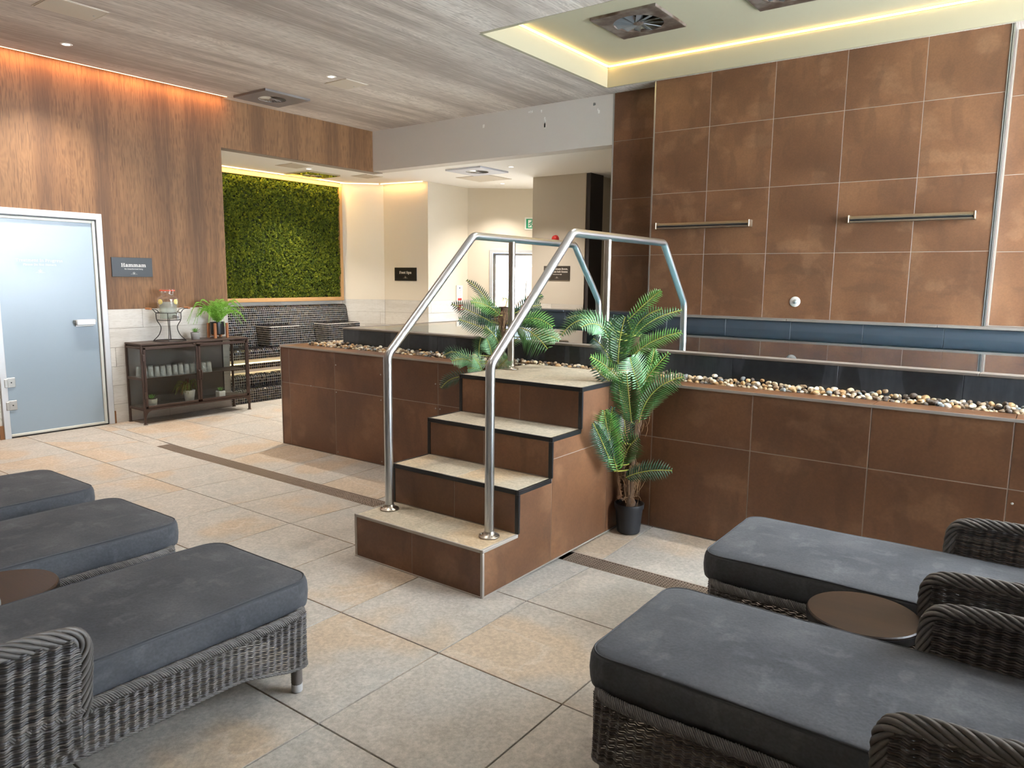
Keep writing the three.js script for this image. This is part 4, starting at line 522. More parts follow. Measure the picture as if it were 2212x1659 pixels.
// ---------------------------------------------------------------- display cabinet and what stands on and in it
const CX0 = -7.785, CX1 = -7.455, CZ0 = -4.965, CZ1 = -3.725, CH = 0.838;
{
  const c = thing('display_cabinet', 'dark metal glazed cabinet with shelves beside the frosted door', 'cabinet');
  const b = 0.022, yb = 0.165, ys = 0.47;
  part(c, 'top', cb([CX0, CH - 0.02, CZ0], [CX1, CH, CZ1], 0.004), MAT.rust);
  const leg = (x, z) => { const sx = x > (CX0 + CX1) / 2 ? -1 : 1, sz = z > (CZ0 + CZ1) / 2 ? -1 : 1; return merge([cb([x, 0, z], [x + sx * b, CH - 0.02, z + sz * b], 0.003), cb([x - sx * 0.004, 0, z - sz * 0.004], [x + sx * (b + 0.008), 0.008, z + sz * (b + 0.008)], 0.002)]); };
  for (const [x, z] of [[CX0, CZ0], [CX0, CZ1], [CX1, CZ0], [CX1, CZ1]]) part(c, 'leg', leg(x, z), MAT.rust);
  // curved brackets under the bottom rail
  for (const [z, s] of [[CZ1 - b, -1], [CZ0 + b, 1]]) { const sh = new THREE.Shape(); sh.moveTo(0, 0); sh.lineTo(0.06, 0); sh.quadraticCurveTo(0.012, -0.012, 0, -0.07); sh.lineTo(0, 0); const g = new THREE.ExtrudeGeometry(sh, { depth: 0.012, bevelEnabled: false }); g.rotateY(s > 0 ? -Math.PI / 2 : Math.PI / 2); if (s > 0) g.translate(0, 0, 0); g.translate(CX1 - (s > 0 ? 0.004 : 0.016), yb - 0.02, z); part(c, 'bracket', g, MAT.rust); }
  const rails = []; for (const y of [yb - 0.02, CH - 0.055]) { rails.push(cb([CX1 - 0.018, y, CZ0 + b], [CX1 - 0.001, y + 0.022, CZ1 - b], 0.002), cb([CX0 + b, y, CZ1 - 0.018], [CX1 - b, y + 0.022, CZ1 - 0.001], 0.002), cb([CX0 + b, y, CZ0 + 0.001], [CX1 - b, y + 0.022, CZ0 + 0.018], 0.002)); } rails.push(cb([CX0 + b, ys - 0.012, CZ1 - 0.016], [CX1 - b, ys + 0.014, CZ1 - 0.001], 0.002), cb([CX0 + b, ys - 0.012, CZ0 + 0.001], [CX1 - b, ys + 0.014, CZ0 + 0.016], 0.002)); part(c, 'frame', merge(rails), MAT.rust);
  part(c, 'bottom_shelf', cb([CX0 + 0.01, yb, CZ0 + 0.01], [CX1 - 0.02, yb + 0.01, CZ1 - 0.01], 0.002), MAT.rust); part(c, 'middle_shelf', cb([CX0 + 0.01, ys, CZ0 + 0.012], [CX1 - 0.03, ys + 0.008, CZ1 - 0.012], 0.002), MAT.rust);
  part(c, 'back_panel', bx([CX0 + 0.001, yb - 0.01, CZ0 + 0.13], [CX0 + 0.006, CH - 0.02, CZ1 - 0.02]), MAT.cabBack); part(c, 'back_panel', bx([CX0 + 0.001, yb - 0.01, CZ0 + 0.125], [CX0 + 0.012, CH - 0.02, CZ0 + 0.135]), MAT.black);
  for (const z of [CZ1 - 0.010, CZ0 + 0.008]) part(c, 'side_pane', bx([CX0 + b, yb, z], [CX1 - b, CH - 0.05, z + 0.003]), MAT.glassTint);
  const zm = (CZ0 + CZ1) / 2 + 0.0;
  for (const [za, zb, s] of [[zm + 0.002, CZ1 - b, 1], [CZ0 + b, zm - 0.002, -1]]) {
    const d = part(c, 'door', merge([cb([CX1 - 0.012, yb + 0.005, za], [CX1 + 0.006, CH - 0.035, za + 0.024], 0.002), cb([CX1 - 0.012, yb + 0.005, zb - 0.024], [CX1 + 0.006, CH - 0.035, zb], 0.002), cb([CX1 - 0.012, yb + 0.005, za], [CX1 + 0.006, yb + 0.03, zb], 0.002), cb([CX1 - 0.012, CH - 0.062, za], [CX1 + 0.006, CH - 0.035, zb], 0.002)]), MAT.rust);
    part(d, 'pane', bx([CX1 - 0.004, yb + 0.03, za + 0.024], [CX1 - 0.001, CH - 0.062, zb - 0.024]), MAT.glassTint); const zh = s > 0 ? za + 0.012 : zb - 0.012;
    part(d, 'handle', tube([[CX1 + 0.006, ys + 0.05, zh], [CX1 + 0.03, ys + 0.045, zh], [CX1 + 0.034, ys, zh], [CX1 + 0.03, ys - 0.045, zh], [CX1 + 0.006, ys - 0.05, zh]], 0.007, 24, 8), MAT.rust); for (const y of [0.27, 0.66]) part(d, 'hinge', cb([CX1 + 0.004, y, (s > 0 ? zb : za) - 0.012], [CX1 + 0.013, y + 0.07, (s > 0 ? zb : za) + 0.012], 0.003), MAT.rust);
  }
  part(c, 'latch', merge([rod([CX1 + 0.008, CH - 0.03, zm + 0.06], [CX1 + 0.008, CH - 0.03, zm - 0.06], 0.006, 8), rod([CX1 + 0.016, CH - 0.03, zm - 0.02], [CX1 + 0.016, CH - 0.03, zm + 0.03], 0.009, 8)]), MAT.rust);
}
{ // tumblers stored upside down
  const g = lathe([[0.0, 0.11], [0.0215, 0.11], [0.023, 0.105], [0.0285, 0.001], [0.029, 0], [0.027, 0], [0.0215, 0.095], [0.0, 0.097]], 16), R = rngOf(3);
  for (const [x, n, o] of [[CX1 - 0.075, 12, 0], [CX1 - 0.142, 12, 0.03], [CX1 - 0.209, 11, 0.005]]) for (let i = 0; i < n; i++) { const m = solo('drinking_glass', 'clear tumbler stored upside down among others on the cabinet shelf', 'glass', g, MAT.tumbler, 'upside-down tumblers on the middle shelf'); m.position.set(x, 0.4781, CZ1 - 0.065 - o - i * 0.0655); }
}
function succulent(name, label, pos, s, potMat, square, group) {
  const t = thing(name, label, 'plant', pos, 0, group), R = rngOf(Math.round(pos[2] * 100)); const pot = square ? cb([-0.034 * s, 0, -0.034 * s], [0.034 * s, 0.062 * s, 0.034 * s], 0.005) : lathe([[0, 0], [0.034 * s, 0], [0.04 * s, 0.062 * s], [0.036 * s, 0.062 * s], [0.034 * s, 0.05 * s], [0, 0.05 * s]], 20); part(t, 'pot', pot, potMat); part(t, 'soil', lathe([[0, 0.064 * s], [0.03 * s, 0.0635 * s], [0.03 * s, 0.055 * s], [0, 0.055 * s]], 12), MAT.soil);
  for (let k = 0; k < 16; k++) { const a = k * 2.4, up = 0.25 + 0.75 * k / 16, l = (0.055 - 0.018 * k / 16) * s; const g = new THREE.ConeGeometry(0.009 * s, l, 5); g.translate(0, l / 2, 0); g.scale(1, 1, 0.5); g.rotateX((1 - up) * 1.35); g.rotateY(a); g.translate(0, 0.062 * s, 0); part(t, 'leaf', g, MAT.succulent); }
  return t;
}
const concrete = std({ color: col(178, 178, 174), roughness: 0.85, bumpMap: B_stone, bumpScale: 0.001 }), whitePot = std({ color: col(226, 228, 228), roughness: 0.4 });
MAT.soil = std({ color: col(58, 46, 36), roughness: 1 }); MAT.succulent = std({ color: col(96, 142, 62), roughness: 0.5 });
succulent('potted_succulent', 'small succulent in a grey concrete pot on top of the cabinet', [-7.62, CH, -4.42], 1.25, concrete, false);
succulent('potted_succulent', 'small succulent in a grey pot on the bottom shelf beside the end pane', [-7.52, 0.175, -3.845], 1.3, concrete, false);
succulent('potted_succulent', 'small succulent in a white square pot on the bottom shelf by the right door', [-7.54, 0.175, -4.64], 1.15, whitePot, true);
{ // grass-like plant in a white tapered pot
  const t = thing('potted_spider_plant', 'trailing grassy plant in a white tapered pot on the bottom shelf', 'plant', [-7.56, 0.175, -4.28]), R = rngOf(12);
  part(t, 'pot', lathe([[0, 0], [0.045, 0], [0.062, 0.115], [0.064, 0.12], [0.057, 0.12], [0.05, 0.1], [0, 0.1]], 24), whitePot); part(t, 'soil', lathe([[0, 0.108], [0.053, 0.107], [0.05, 0.1], [0, 0.1]], 16), MAT.soil);
  for (let k = 0; k < 46; k++) { const a = R() * 6.28, l = 0.07 + 0.11 * R(), h = 0.05 + 0.09 * R(), cx = 0.42 * Math.cos(a), cz = Math.sin(a), p = [[0.03 * cx, 0.105, 0.03 * cz], [l * 0.4 * cx, 0.105 + h * 0.85, l * 0.4 * cz], [l * 0.8 * cx, 0.105 + h, l * 0.8 * cz], [l * 1.1 * cx, 0.105 + h * (0.45 - 0.8 * R()), l * 1.1 * cz]]; const g = tube(p, 0.0024, 9, 4); part(t, 'blade', g, k % 4 === 0 ? MAT.grassRed : MAT.grassBlade); }
}
{ // feathery fern in a black planter on wooden legs
  const t = thing('potted_fern', 'feathery green fern in a black planter with wooden legs on the cabinet', 'plant', [-7.635, CH, -4.70]), R = rngOf(44); t.scale.set(1.12, 1.12, 1.25);
  part(t, 'planter', lathe([[0, 0.035], [0.06, 0.035], [0.062, 0.04], [0.064, 0.16], [0.058, 0.16], [0.055, 0.14], [0, 0.14]], 24), MAT.black);
  for (const [x, z] of [[0.06, 0.045], [0.06, -0.045], [-0.06, 0.045], [-0.06, -0.045]]) part(t, 'leg', cb([x - 0.01, 0, z * 1.3 - 0.01], [x + 0.012, 0.15, z * 1.3 + 0.01], 0.002), MAT.copperWood);
  part(t, 'crossbar', merge([cb([-0.06, 0.025, -0.006], [0.06, 0.036, 0.006], 0.001), cb([-0.006, 0.025, -0.06], [0.006, 0.036, 0.06], 0.001)]), MAT.copperWood);
  for (let k = 0; k < 30; k++) {
    const a = k * 2.399 + R() * 0.4, l = 0.13 + 0.12 * R(), h = 0.10 + 0.13 * R(), out = [], dir = V(Math.cos(a), 0, Math.sin(a)); let lx = dir.x < -0.3 ? 0.55 : 1;
    const c = new THREE.CatmullRomCurve3([V(0, 0.14, 0), V(dir.x * l * 0.3 * lx, 0.15 + h * 0.7, dir.z * l * 0.3), V(dir.x * l * 0.75 * lx, 0.15 + h, dir.z * l * 0.75), V(dir.x * l * 1.15 * lx, 0.15 + h * (0.75 - 0.9 * R()), dir.z * l * 1.15)]);
    const side = V(-dir.z, 0, dir.x);
    for (let i = 2; i < 22; i++) for (const s of [-1, 1]) { const p = c.getPoint(i / 22), w = 0.045 * Math.sin(Math.PI * Math.min(1, i / 22 + 0.12)), tn = c.getTangent(i / 22); for (let q = 0; q < 3; q++) { const b = p.clone().addScaledVector(side, s * w * q / 3), e = b.clone().addScaledVector(side, s * w * 0.45).addScaledVector(tn, 0.016 + 0.01 * R()).add(V(0, (R() - 0.5) * 0.022, 0)), m = b.clone().lerp(e, 0.5).add(V(0, 0.003, 0)).addScaledVector(tn, 0.004); out.push(b.x, b.y, b.z, m.x, m.y, m.z, e.x, e.y, e.z, b.x, b.y, b.z, e.x, e.y, e.z, b.x + tn.x * 0.006, b.y + tn.y * 0.006 - 0.001, b.z + tn.z * 0.006); } }
    const f = part(t, 'frond', geoFrom(out), MAT.fernLeaf); part(f, 'stem', new THREE.TubeGeometry(c, 12, 0.0014, 4), MAT.fernLeaf);
  }
}
Object.assign(MAT, { });
// glass drink dispenser on a wire stand
const DX = -7.615, DZ = -4.125;
{
  const s = thing('wire_stand', 'black wire stand with wooden handles under the glass drink dispenser', 'stand', [DX, CH, DZ]), ring = (r, y, n = 48) => { const q = []; for (let k = 0; k < 24; k++) q.push(V(r * Math.cos(k / 24 * 6.283), y, r * Math.sin(k / 24 * 6.283))); return new THREE.TubeGeometry(new THREE.CatmullRomCurve3(q, true), n, 0.0035, 6, true); };
  s.scale.set(1.26, 1, 1.3);
  part(s, 'ring', ring(0.094, 0.30), MAT.wire); part(s, 'ring', ring(0.088, 0.225), MAT.wire); part(s, 'ring', ring(0.125, 0.0045), MAT.wire); part(s, 'tray', lathe([[0, 0.221], [0.088, 0.221], [0.088, 0.227], [0, 0.227]], 32), MAT.grayBand);
  for (let k = 0; k < 4; k++) { const a = k * Math.PI / 2 + 0.55, c = Math.cos(a), d = Math.sin(a), P = (r, y) => [r * c, y, r * d]; part(s, 'leg', tube([P(0.094, 0.30), P(0.09, 0.225), P(0.062, 0.15), P(0.078, 0.07), P(0.122, 0.006)], 0.0035, 28, 6), MAT.wire); }
  for (const d of [-1, 1]) { part(s, 'handle_wire', merge([tube([[0.03, 0.30, d * 0.09], [0.03, 0.335, d * 0.115], [0.025, 0.345, d * 0.16]], 0.0035, 14, 6), tube([[-0.03, 0.30, d * 0.09], [-0.03, 0.335, d * 0.115], [-0.025, 0.345, d * 0.16]], 0.0035, 14, 6)]), MAT.wire); part(s, 'wooden_handle', rod([-0.035, 0.347, d * 0.163], [0.035, 0.347, d * 0.163], 0.011, 12), MAT.copperWood); }
  const j = thing('drink_dispenser', 'glass jar of water with lemon slices and a tap on the wire stand', 'dispenser', [DX, CH + 0.2275, DZ]); j.scale.set(1.28, 1.13, 1.28);
  part(j, 'jar', lathe([[0, 0], [0.078, 0], [0.084, 0.006], [0.085, 0.19], [0.082, 0.205], [0.06, 0.222], [0.053, 0.23], [0.053, 0.27], [0.050, 0.27], [0.050, 0.231], [0.057, 0.22], [0.078, 0.203], [0.081, 0.19], [0.08, 0.01], [0, 0.008]], 40), MAT.glassJar);
  part(j, 'water', lathe([[0, 0.011], [0.066, 0.011], [0.067, 0.165], [0, 0.165]], 36), MAT.iceWater);
  const lid = part(j, 'lid', lathe([[0, 0.292], [0.04, 0.292], [0.054, 0.287], [0.056, 0.274], [0.054, 0.271], [0, 0.271]], 36), MAT.glassJar); part(lid, 'rubber_seal', lathe([[0.05, 0.2665], [0.058, 0.2665], [0.059, 0.272], [0.058, 0.276], [0.05, 0.276]], 36), MAT.sealRed);
  part(lid, 'clip', tube([[0.056, 0.283, 0.012], [0.068, 0.27, 0.012], [0.062, 0.235, 0.008], [0.062, 0.235, -0.008], [0.068, 0.27, -0.012], [0.056, 0.283, -0.012]], 0.0018, 24, 6), MAT.steel);
  for (const [a, y] of [[0.42, 0.168], [-1.35, 0.168]]) { const g = lathe([[0, 0.003], [0.021, 0.003], [0.024, 0.001], [0.024, -0.001], [0.021, -0.003], [0, -0.003]], 24); g.rotateZ(Math.PI / 2); const l = part(j, 'lemon_slice', g, MAT.lemon); l.rotation.y = a; l.position.set(0.0745 * Math.cos(a), y, -0.0745 * Math.sin(a)); const r2 = lathe([[0.018, 0.0035], [0.0205, 0.0035], [0.0205, -0.0035], [0.018, -0.0035]], 24); r2.rotateZ(Math.PI / 2); part(l, 'rind', r2, MAT.lemonRind); }
  part(j, 'tap', merge([rod([0.08, 0.03, -0.005], [0.135, 0.028, -0.01], 0.011, 12), rod([0.118, 0.03, -0.009], [0.122, 0.005, -0.009], 0.009, 12), rod([0.118, 0.035, -0.009], [0.118, 0.065, -0.009], 0.006, 10), cb([0.09, 0.06, -0.018], [0.135, 0.07, 0.0], 0.003), rod([0.08, 0.03, -0.005], [0.09, 0.03, -0.006], 0.018, 16)]), MAT.steel);
}

const em = (c, e) => std({ color: col(240, 230, 210), emissive: new THREE.Color(...c), emissiveIntensity: e, roughness: 0.6 });
Object.assign(MAT, { duct: std({ color: col(150, 152, 154), roughness: 0.5, metalness: 0.3 }), ledWarm: em([1, 0.8, 0.4], 3), ledAmber: em([1, 0.7, 0.4], 2), ledYellow: em([1, 0.66, 0.22], 5), lampFace: em([0.93, 0.96, 1], 4),
  ventGrey: std({ color: col(132, 128, 126), roughness: 0.4, metalness: 0.3 }), ventRust: std({ color: col(128, 118, 110), roughness: 0.6, metalness: 0.2, map: T_scaleC }), ventBlade: std({ color: col(120, 126, 130), roughness: 0.35, metalness: 0.5 }), ventPale: std({ color: col(196, 196, 200), roughness: 0.5 }), mirror: std({ color: col(214, 208, 190), roughness: 0.06, metalness: 1 }), hatch: std({ color: col(200, 188, 170), roughness: 0.75 }),
  paving: std({ color: col(190, 184, 176), roughness: 0.9 }), fence: std({ color: col(146, 88, 62), roughness: 0.8 }), roofBlue: std({ color: col(96, 108, 132), roughness: 0.7 }), shrub: std({ color: col(168, 172, 40), roughness: 0.8 }), whiteCane: std({ color: col(222, 224, 228), roughness: 0.6 }) });

// ---------------------------------------------------------------- foot-spa alcove: mosaic bench and moss panel
Object.assign(MAT, { mosaicGrout: std({ color: col(186, 180, 172), roughness: 0.9 }), mosaic: std({ color: 0xffffff, roughness: 0.13, metalness: 0.35 }), pine: std({ map: T_pale, color: col(232, 184, 128), roughness: 0.55 }), basinBeige: std({ color: col(190, 166, 132), roughness: 0.5 }), mossBack: std({ color: col(40, 48, 16), roughness: 1 }), moss: std({ color: 0xffffff, roughness: 0.95 }) });
{
  const z0 = -4.96, z1 = -7.83, b = thing('foot_spa_bench', 'black iridescent mosaic foot-spa bench with steps below the moss panel', 'bench');
  const R = rngOf(91), quads = [];                               // quads: origin, u (length), v (length), outward normal
  const sec = (pts) => { for (let i = 0; i + 1 < pts.length; i++) { const [xa, ya] = pts[i], [xb, yb] = pts[i + 1]; quads.push([V(xa, ya, z0), V(0, 0, z1 - z0), V(xb - xa, yb - ya, 0)]); } };
  const lower = [[-7.85, 0], [-7.85, 0.145], [-7.862, 0.163], [-7.885, 0.17], [-8.04, 0.172], [-8.04, 0.28], [-8.052, 0.297], [-8.075, 0.304], [-8.2, 0.305]];
  const seat = [[-8.6, 0.30], [-8.6, 0.372], [-8.64, 0.375]], front = [[-8.58, 0.435], [-8.57, 0.5], [-8.578, 0.54], [-8.605, 0.562], [-8.65, 0.57], [-8.99, 0.56]], back = [[-8.99, 0.56], [-9.07, 1.03], [-9.09, 1.085], [-9.13, 1.108], [-9.235, 1.11]];
  sec(lower); sec(seat); sec(front); sec(back);
  const solid = (pts) => { const sh = new THREE.Shape(pts.map(([x, y]) => new THREE.Vector2(x, y))); const g = new THREE.ExtrudeGeometry(sh, { depth: z0 - z1, bevelEnabled: false }); g.translate(0, 0, z1); return g; };
  part(b, 'body', merge([solid([...lower.map(([x, y]) => [x - 0.004, y - 0.003]), [-8.2, 0]].reverse()), solid([[-9.24, 0], [-9.24, 1.105], ...[...front, ...back.slice(1)].reverse().slice(1).map(([x, y]) => [x - 0.004, y - 0.003]), [-8.6, 0.43], [-8.66, 0.43], [-8.66, 0.38], [-8.604, 0.37], [-8.604, 0]].reverse())]), MAT.mosaicGrout);
  part(b, 'basin_rim', cb([-8.32, 0.26, z1], [-8.2, 0.308, z0], 0.004), MAT.basinBeige); part(b, 'basin', merge([bx([-8.62, 0.1, z1], [-8.3, 0.12, z0]), bx([-8.33, 0.1, z1], [-8.31, 0.29, z0])]), MAT.basinBeige);
  // arm blocks between the seats
  const block = (za, zb) => { const X0 = -9.05, X1 = -8.72, y0 = 0.56, y1 = 0.845; part(b, 'armrest', cb([X0, y0, zb], [X1 - 0.004, y1 - 0.003, za], 0.01), MAT.mosaicGrout); quads.push([V(X1, y0, za), V(0, 0, zb - za), V(0, y1 - y0 - 0.01, 0)], [V(X1 - 0.005, y1, za), V(0, 0, zb - za), V(X0 - X1 + 0.005, 0, 0)], [V(X0, y0, za), V(X1 - X0, 0, 0), V(0, y1 - y0 - 0.01, 0)]); };
  block(-6.15, -6.665); block(-7.15, -7.78); block(-5.05, -5.35);
  const tiles = []; for (const [o, u, v] of quads) { const L = u.length(), H = v.length(), nu = Math.max(1, Math.round(L / 0.031)), nv = Math.max(1, Math.round(H / 0.031)), n = V().crossVectors(u, v).normalize(); for (let i = 0; i < nu; i++) for (let j = 0; j < nv; j++) tiles.push([o.clone().addScaledVector(u, (i + 0.5) / nu).addScaledVector(v, (j + 0.5) / nv), u.clone().normalize(), v.clone().normalize(), n, L / nu - 0.0075, H / nv - 0.0075]); }
  const im = new THREE.InstancedMesh(cb([-0.5, -0.5, -0.5], [0.5, 0.5, 0.5], 0.06), MAT.mosaic, tiles.length), m = new THREE.Matrix4(), q = new THREE.Matrix4(), pal = [[14, 15, 18], [22, 24, 30], [30, 38, 56], [44, 36, 30], [26, 44, 50], [60, 56, 60], [36, 30, 44], [18, 18, 18], [74, 66, 52]];
  tiles.forEach(([p, u, v, n, a, h], i) => { const j = 0.16, n2 = n.clone().addScaledVector(u, (R() - 0.5) * j).addScaledVector(v, (R() - 0.5) * j).normalize(), u2 = u.clone().addScaledVector(n2, -u.dot(n2)).normalize(), v2 = V().crossVectors(n2, u2); m.makeBasis(u2.multiplyScalar(Math.max(a, 0.004)), v2.multiplyScalar(Math.max(h, 0.004)), n2.clone().multiplyScalar(0.006)); m.setPosition(p); im.setMatrixAt(i, m); im.setColorAt(i, col(...pal[Math.floor(R() * pal.length)])); });
  im.name = 'mosaic_tiles'; im.userData.kind = 'stuff'; shade(im); b.add(im);
  const strip = thing('basin_light', 'thin warm light strip under the mosaic seat edge', 'light'); part(strip, 'tube', bx([-8.635, 0.378, z1 + 0.05], [-8.625, 0.386, z0 - 0.05]), MAT.ledWarm); const l = new THREE.RectAreaLight(new THREE.Color(1, 0.78, 0.42), 10, 2.7, 0.02); l.position.set(-8.62, 0.376, (z0 + z1) / 2); l.lookAt(-8.4, 0.1, (z0 + z1) / 2); l.rotateZ(0); scene.add(l);
}
{
  const p = thing('moss_panel', 'green preserved moss wall panel in a light wood frame', 'panel'), x = -9.235, z0 = -5.0, z1 = -7.86, y0 = 1.165, y1 = 2.96, f = 0.055;
  part(p, 'frame', merge([cb([x, y0, z1], [x + 0.07, y0 + f, z0], 0.003), cb([x, y1 - f, z1], [x + 0.07, y1, z0], 0.003), cb([x, y0 + f, z1], [x + 0.07, y1 - f, z1 + f], 0.003), cb([x, y0 + f, z0 - f], [x + 0.07, y1 - f, z0], 0.003)]), MAT.pine); part(p, 'backing', bx([x, y0, z1], [x + 0.02, y1, z0]), MAT.mossBack);
  const R = rngOf(17), tr = []; for (let k = 0; k < 14; k++) { const a = R() * 6.283, e = R() * 1.2, l = 0.55 + 0.5 * R(), d = V(Math.cos(e), Math.sin(e) * Math.cos(a), Math.sin(e) * Math.sin(a)), s = V(R() - 0.5, R() - 0.5, R() - 0.5).cross(d).normalize().multiplyScalar(0.16 + 0.14 * R()), t = d.clone().multiplyScalar(l), b0 = d.clone().multiplyScalar(0.1); tr.push(b0.x - s.x, b0.y - s.y, b0.z - s.z, t.x, t.y, t.z, b0.x + s.x, b0.y + s.y, b0.z + s.z, t.x, t.y, t.z, t.x + s.x * 1.2 + d.x * 0.1, t.y + s.y * 1.2 + d.y * 0.1, t.z + s.z * 1.2 + d.z * 0.1, b0.x + s.x, b0.y + s.y, b0.z + s.z); }
  const g = geoFrom(tr), N = 17000, im = new THREE.InstancedMesh(g, MAT.moss, N), m = new THREE.Matrix4(), q = new THREE.Quaternion(), e = new THREE.Euler();
  for (let i = 0; i < N; i++) { const z = lerp(z1 + f, z0 - f, R()), y = lerp(y0 + f, y1 - f, R()), lump = fbm(z * 0.25 + 3, y * 0.25 + 1, 24, 24, 2, 8), s = 0.018 + 0.02 * R() * R(); e.set(R() * 6.28, (R() - 0.5) * 0.9, (R() - 0.5) * 0.9); m.compose(V(x + 0.018 + 0.06 * lump * R(), y, z), q.setFromEuler(e), V(s, s, s)); im.setMatrixAt(i, m); const k = R(); im.setColorAt(i, col(...mix3([66, 84, 14], [150, 156, 36], clamp(k * 0.85 + (lump - 0.5) * 0.4)))); }
  im.name = 'moss'; im.userData.kind = 'stuff'; shade(im); p.add(im);
}
// ---------------------------------------------------------------- strip lights
function strip(name, label, a, b, y, size, toward, color, power, glow, mat) {
  const t = thing(name, label, 'light'), d = V(b[0] - a[0], 0, b[1] - a[1]), L = d.length(), mid = V((a[0] + b[0]) / 2, y, (a[1] + b[1]) / 2); const g = bx([-L / 2, -size / 2, -size / 2], [L / 2, size / 2, size / 2]); g.rotateY(Math.atan2(-d.z, d.x)); g.translate(mid.x, mid.y, mid.z); part(t, 'led_strip', g, mat);
  const l = new THREE.RectAreaLight(new THREE.Color(...color), power, L, size), n = V(...toward).normalize(); const X = d.clone().normalize(), Zv = n.clone().negate(), Yv = V().crossVectors(Zv, X).normalize(); l.quaternion.setFromRotationMatrix(new THREE.Matrix4().makeBasis(X, Yv, V().crossVectors(X, Yv))); l.position.copy(mid).addScaledVector(n, size * 0.75); scene.add(l); return l;
}
strip('cove_light', 'warm strip light in the ceiling slot above the oak wall', [-7.70, 3.0], [-7.70, -4.98], 3.515, 0.014, [-0.45, -1, 0], [1, 0.38, 0.08], 62, 1, MAT.ledAmber);
strip('cove_light', 'yellow strip light along the coffer edge above the tiled wall', [-3.98, -6.985], [1.68, -6.985], 3.711, 0.014, [0, -0.4, 1], [1, 0.6, 0.15], 13, 1, MAT.ledYellow);
strip('cove_light', 'yellow strip light along the short coffer edge', [-3.985, -4.95], [-3.985, -6.98], 3.711, 0.014, [1, -0.4, 0], [1, 0.6, 0.15], 13, 1, MAT.ledYellow);
strip('cove_light', 'warm strip light above the moss panel', [-9.10, -5.05], [-9.10, -7.85], 2.972, 0.012, [-0.3, -1, 0], [1, 0.68, 0.2], 120, 1, MAT.ledAmber);
strip('cove_light', 'warm strip light above the angled alcove wall', [-9.16, -7.83], [-8.72, -8.22], 2.972, 0.012, [-0.12, -1, -0.15], [1, 0.6, 0.26], 16, 1, MAT.ledAmber);
strip('cove_light', 'warm strip light above the Foot Spa sign', [-8.70, -8.24], [-7.92, -8.36], 2.972, 0.012, [-0.05, -1, -0.3], [1, 0.56, 0.2], 40, 1, MAT.ledAmber);
// ---------------------------------------------------------------- ceiling fittings
function downlight(x, y, z, label, power) {
  const t = thing('downlight', label, 'light', [x, y, z], 0, 'recessed downlights'); part(t, 'trim_ring', lathe([[0.032, 0.002], [0.032, -0.004], [0.045, -0.004], [0.05, 0.0], [0.05, 0.002]], 28), MAT.white); const g = lathe([[0.031, 0.001], [0.0, 0.001], [0, -0.001], [0.031, -0.001]], 24); part(t, 'lamp_face', g, MAT.lampFace);
  const l = new THREE.SpotLight(new THREE.Color(1, 0.93, 0.84), power, 0, 1.0, 0.7, 2); l.position.set(x, y - 0.006, z); l.target.position.set(x, 0, z); l.shadow.radius = 1.5; l.castShadow = true; scene.add(l, l.target);
}
downlight(-7.149, HC, -3.09, 'round downlight in the wood ceiling beside the oak wall above the door', 20); downlight(-6.056, HC, -5.09, 'round downlight in the wood ceiling next to the small access panel', 20); downlight(-5.935, HL, -7.94, 'round downlight in the low white ceiling beside the square vent', 18); downlight(-7.078, HL, -9.25, 'round downlight in the low white ceiling near the exit wall', 12); downlight(-8.372, HL, -6.611, 'round downlight in the alcove ceiling above the bench', 26);
downlight(-2.5, HC, -4.55, 'round downlight in the wood ceiling above the pool end of the steps', 8); downlight(-3.3, HC, -2.4, 'round downlight in the wood ceiling above the foot of the steps', 5.5); downlight(-5.2, HC, -1.7, 'round downlight in the wood ceiling above the left-hand loungers', 6); downlight(-0.4, HC, -4.55, 'round downlight in the wood ceiling above the pebble channel', 7); downlight(-1.6, HC, -0.9, 'round downlight in the wood ceiling over the aisle between the lounger rows', 3);
function vent(x, y, z, size, r, n, label, mat, bladeMat, grp) {
  const t = thing('ceiling_vent', label, 'vent', [x, y, z], 0, grp), h = size / 2, s = new THREE.Shape([[-h, -h], [h, -h], [h, h], [-h, h]].map(p => new THREE.Vector2(...p))), hole = new THREE.Path(); hole.absarc(0, 0, r, 0, 6.2832, true); s.holes.push(hole);
  const g = new THREE.ExtrudeGeometry(s, { depth: 0.02, bevelEnabled: true, bevelThickness: 0.003, bevelSize: 0.003, bevelSegments: 1, curveSegments: 40 }); g.rotateX(Math.PI / 2); g.translate(0, 0, 0); part(t, 'plate', g, mat);
  part(t, 'duct', lathe([[r + 0.001, -0.003], [r + 0.001, 0.6], [0, 0.6], [0, 0.61], [r + 0.008, 0.61], [r + 0.008, -0.003]], 40), MAT.duct); part(t, 'hub', lathe([[0, -0.022], [r * 0.2, -0.022], [r * 0.2, -0.003], [0, -0.003]], 24), mat);
  for (let k = 0; k < n; k++) { const w2 = Math.min(0.03, r * 1.7 / n), bl = bx([r * 0.18, -0.0008, -w2], [r * 0.99, 0.0008, w2]); bl.rotateX(Math.asin(Math.min(0.6, 0.0085 / w2))); bl.rotateY(k / n * 6.2832); bl.translate(0, -0.0125, 0); part(t, 'blade', bl, bladeMat); }
}
const gv = 'square ceiling vents';
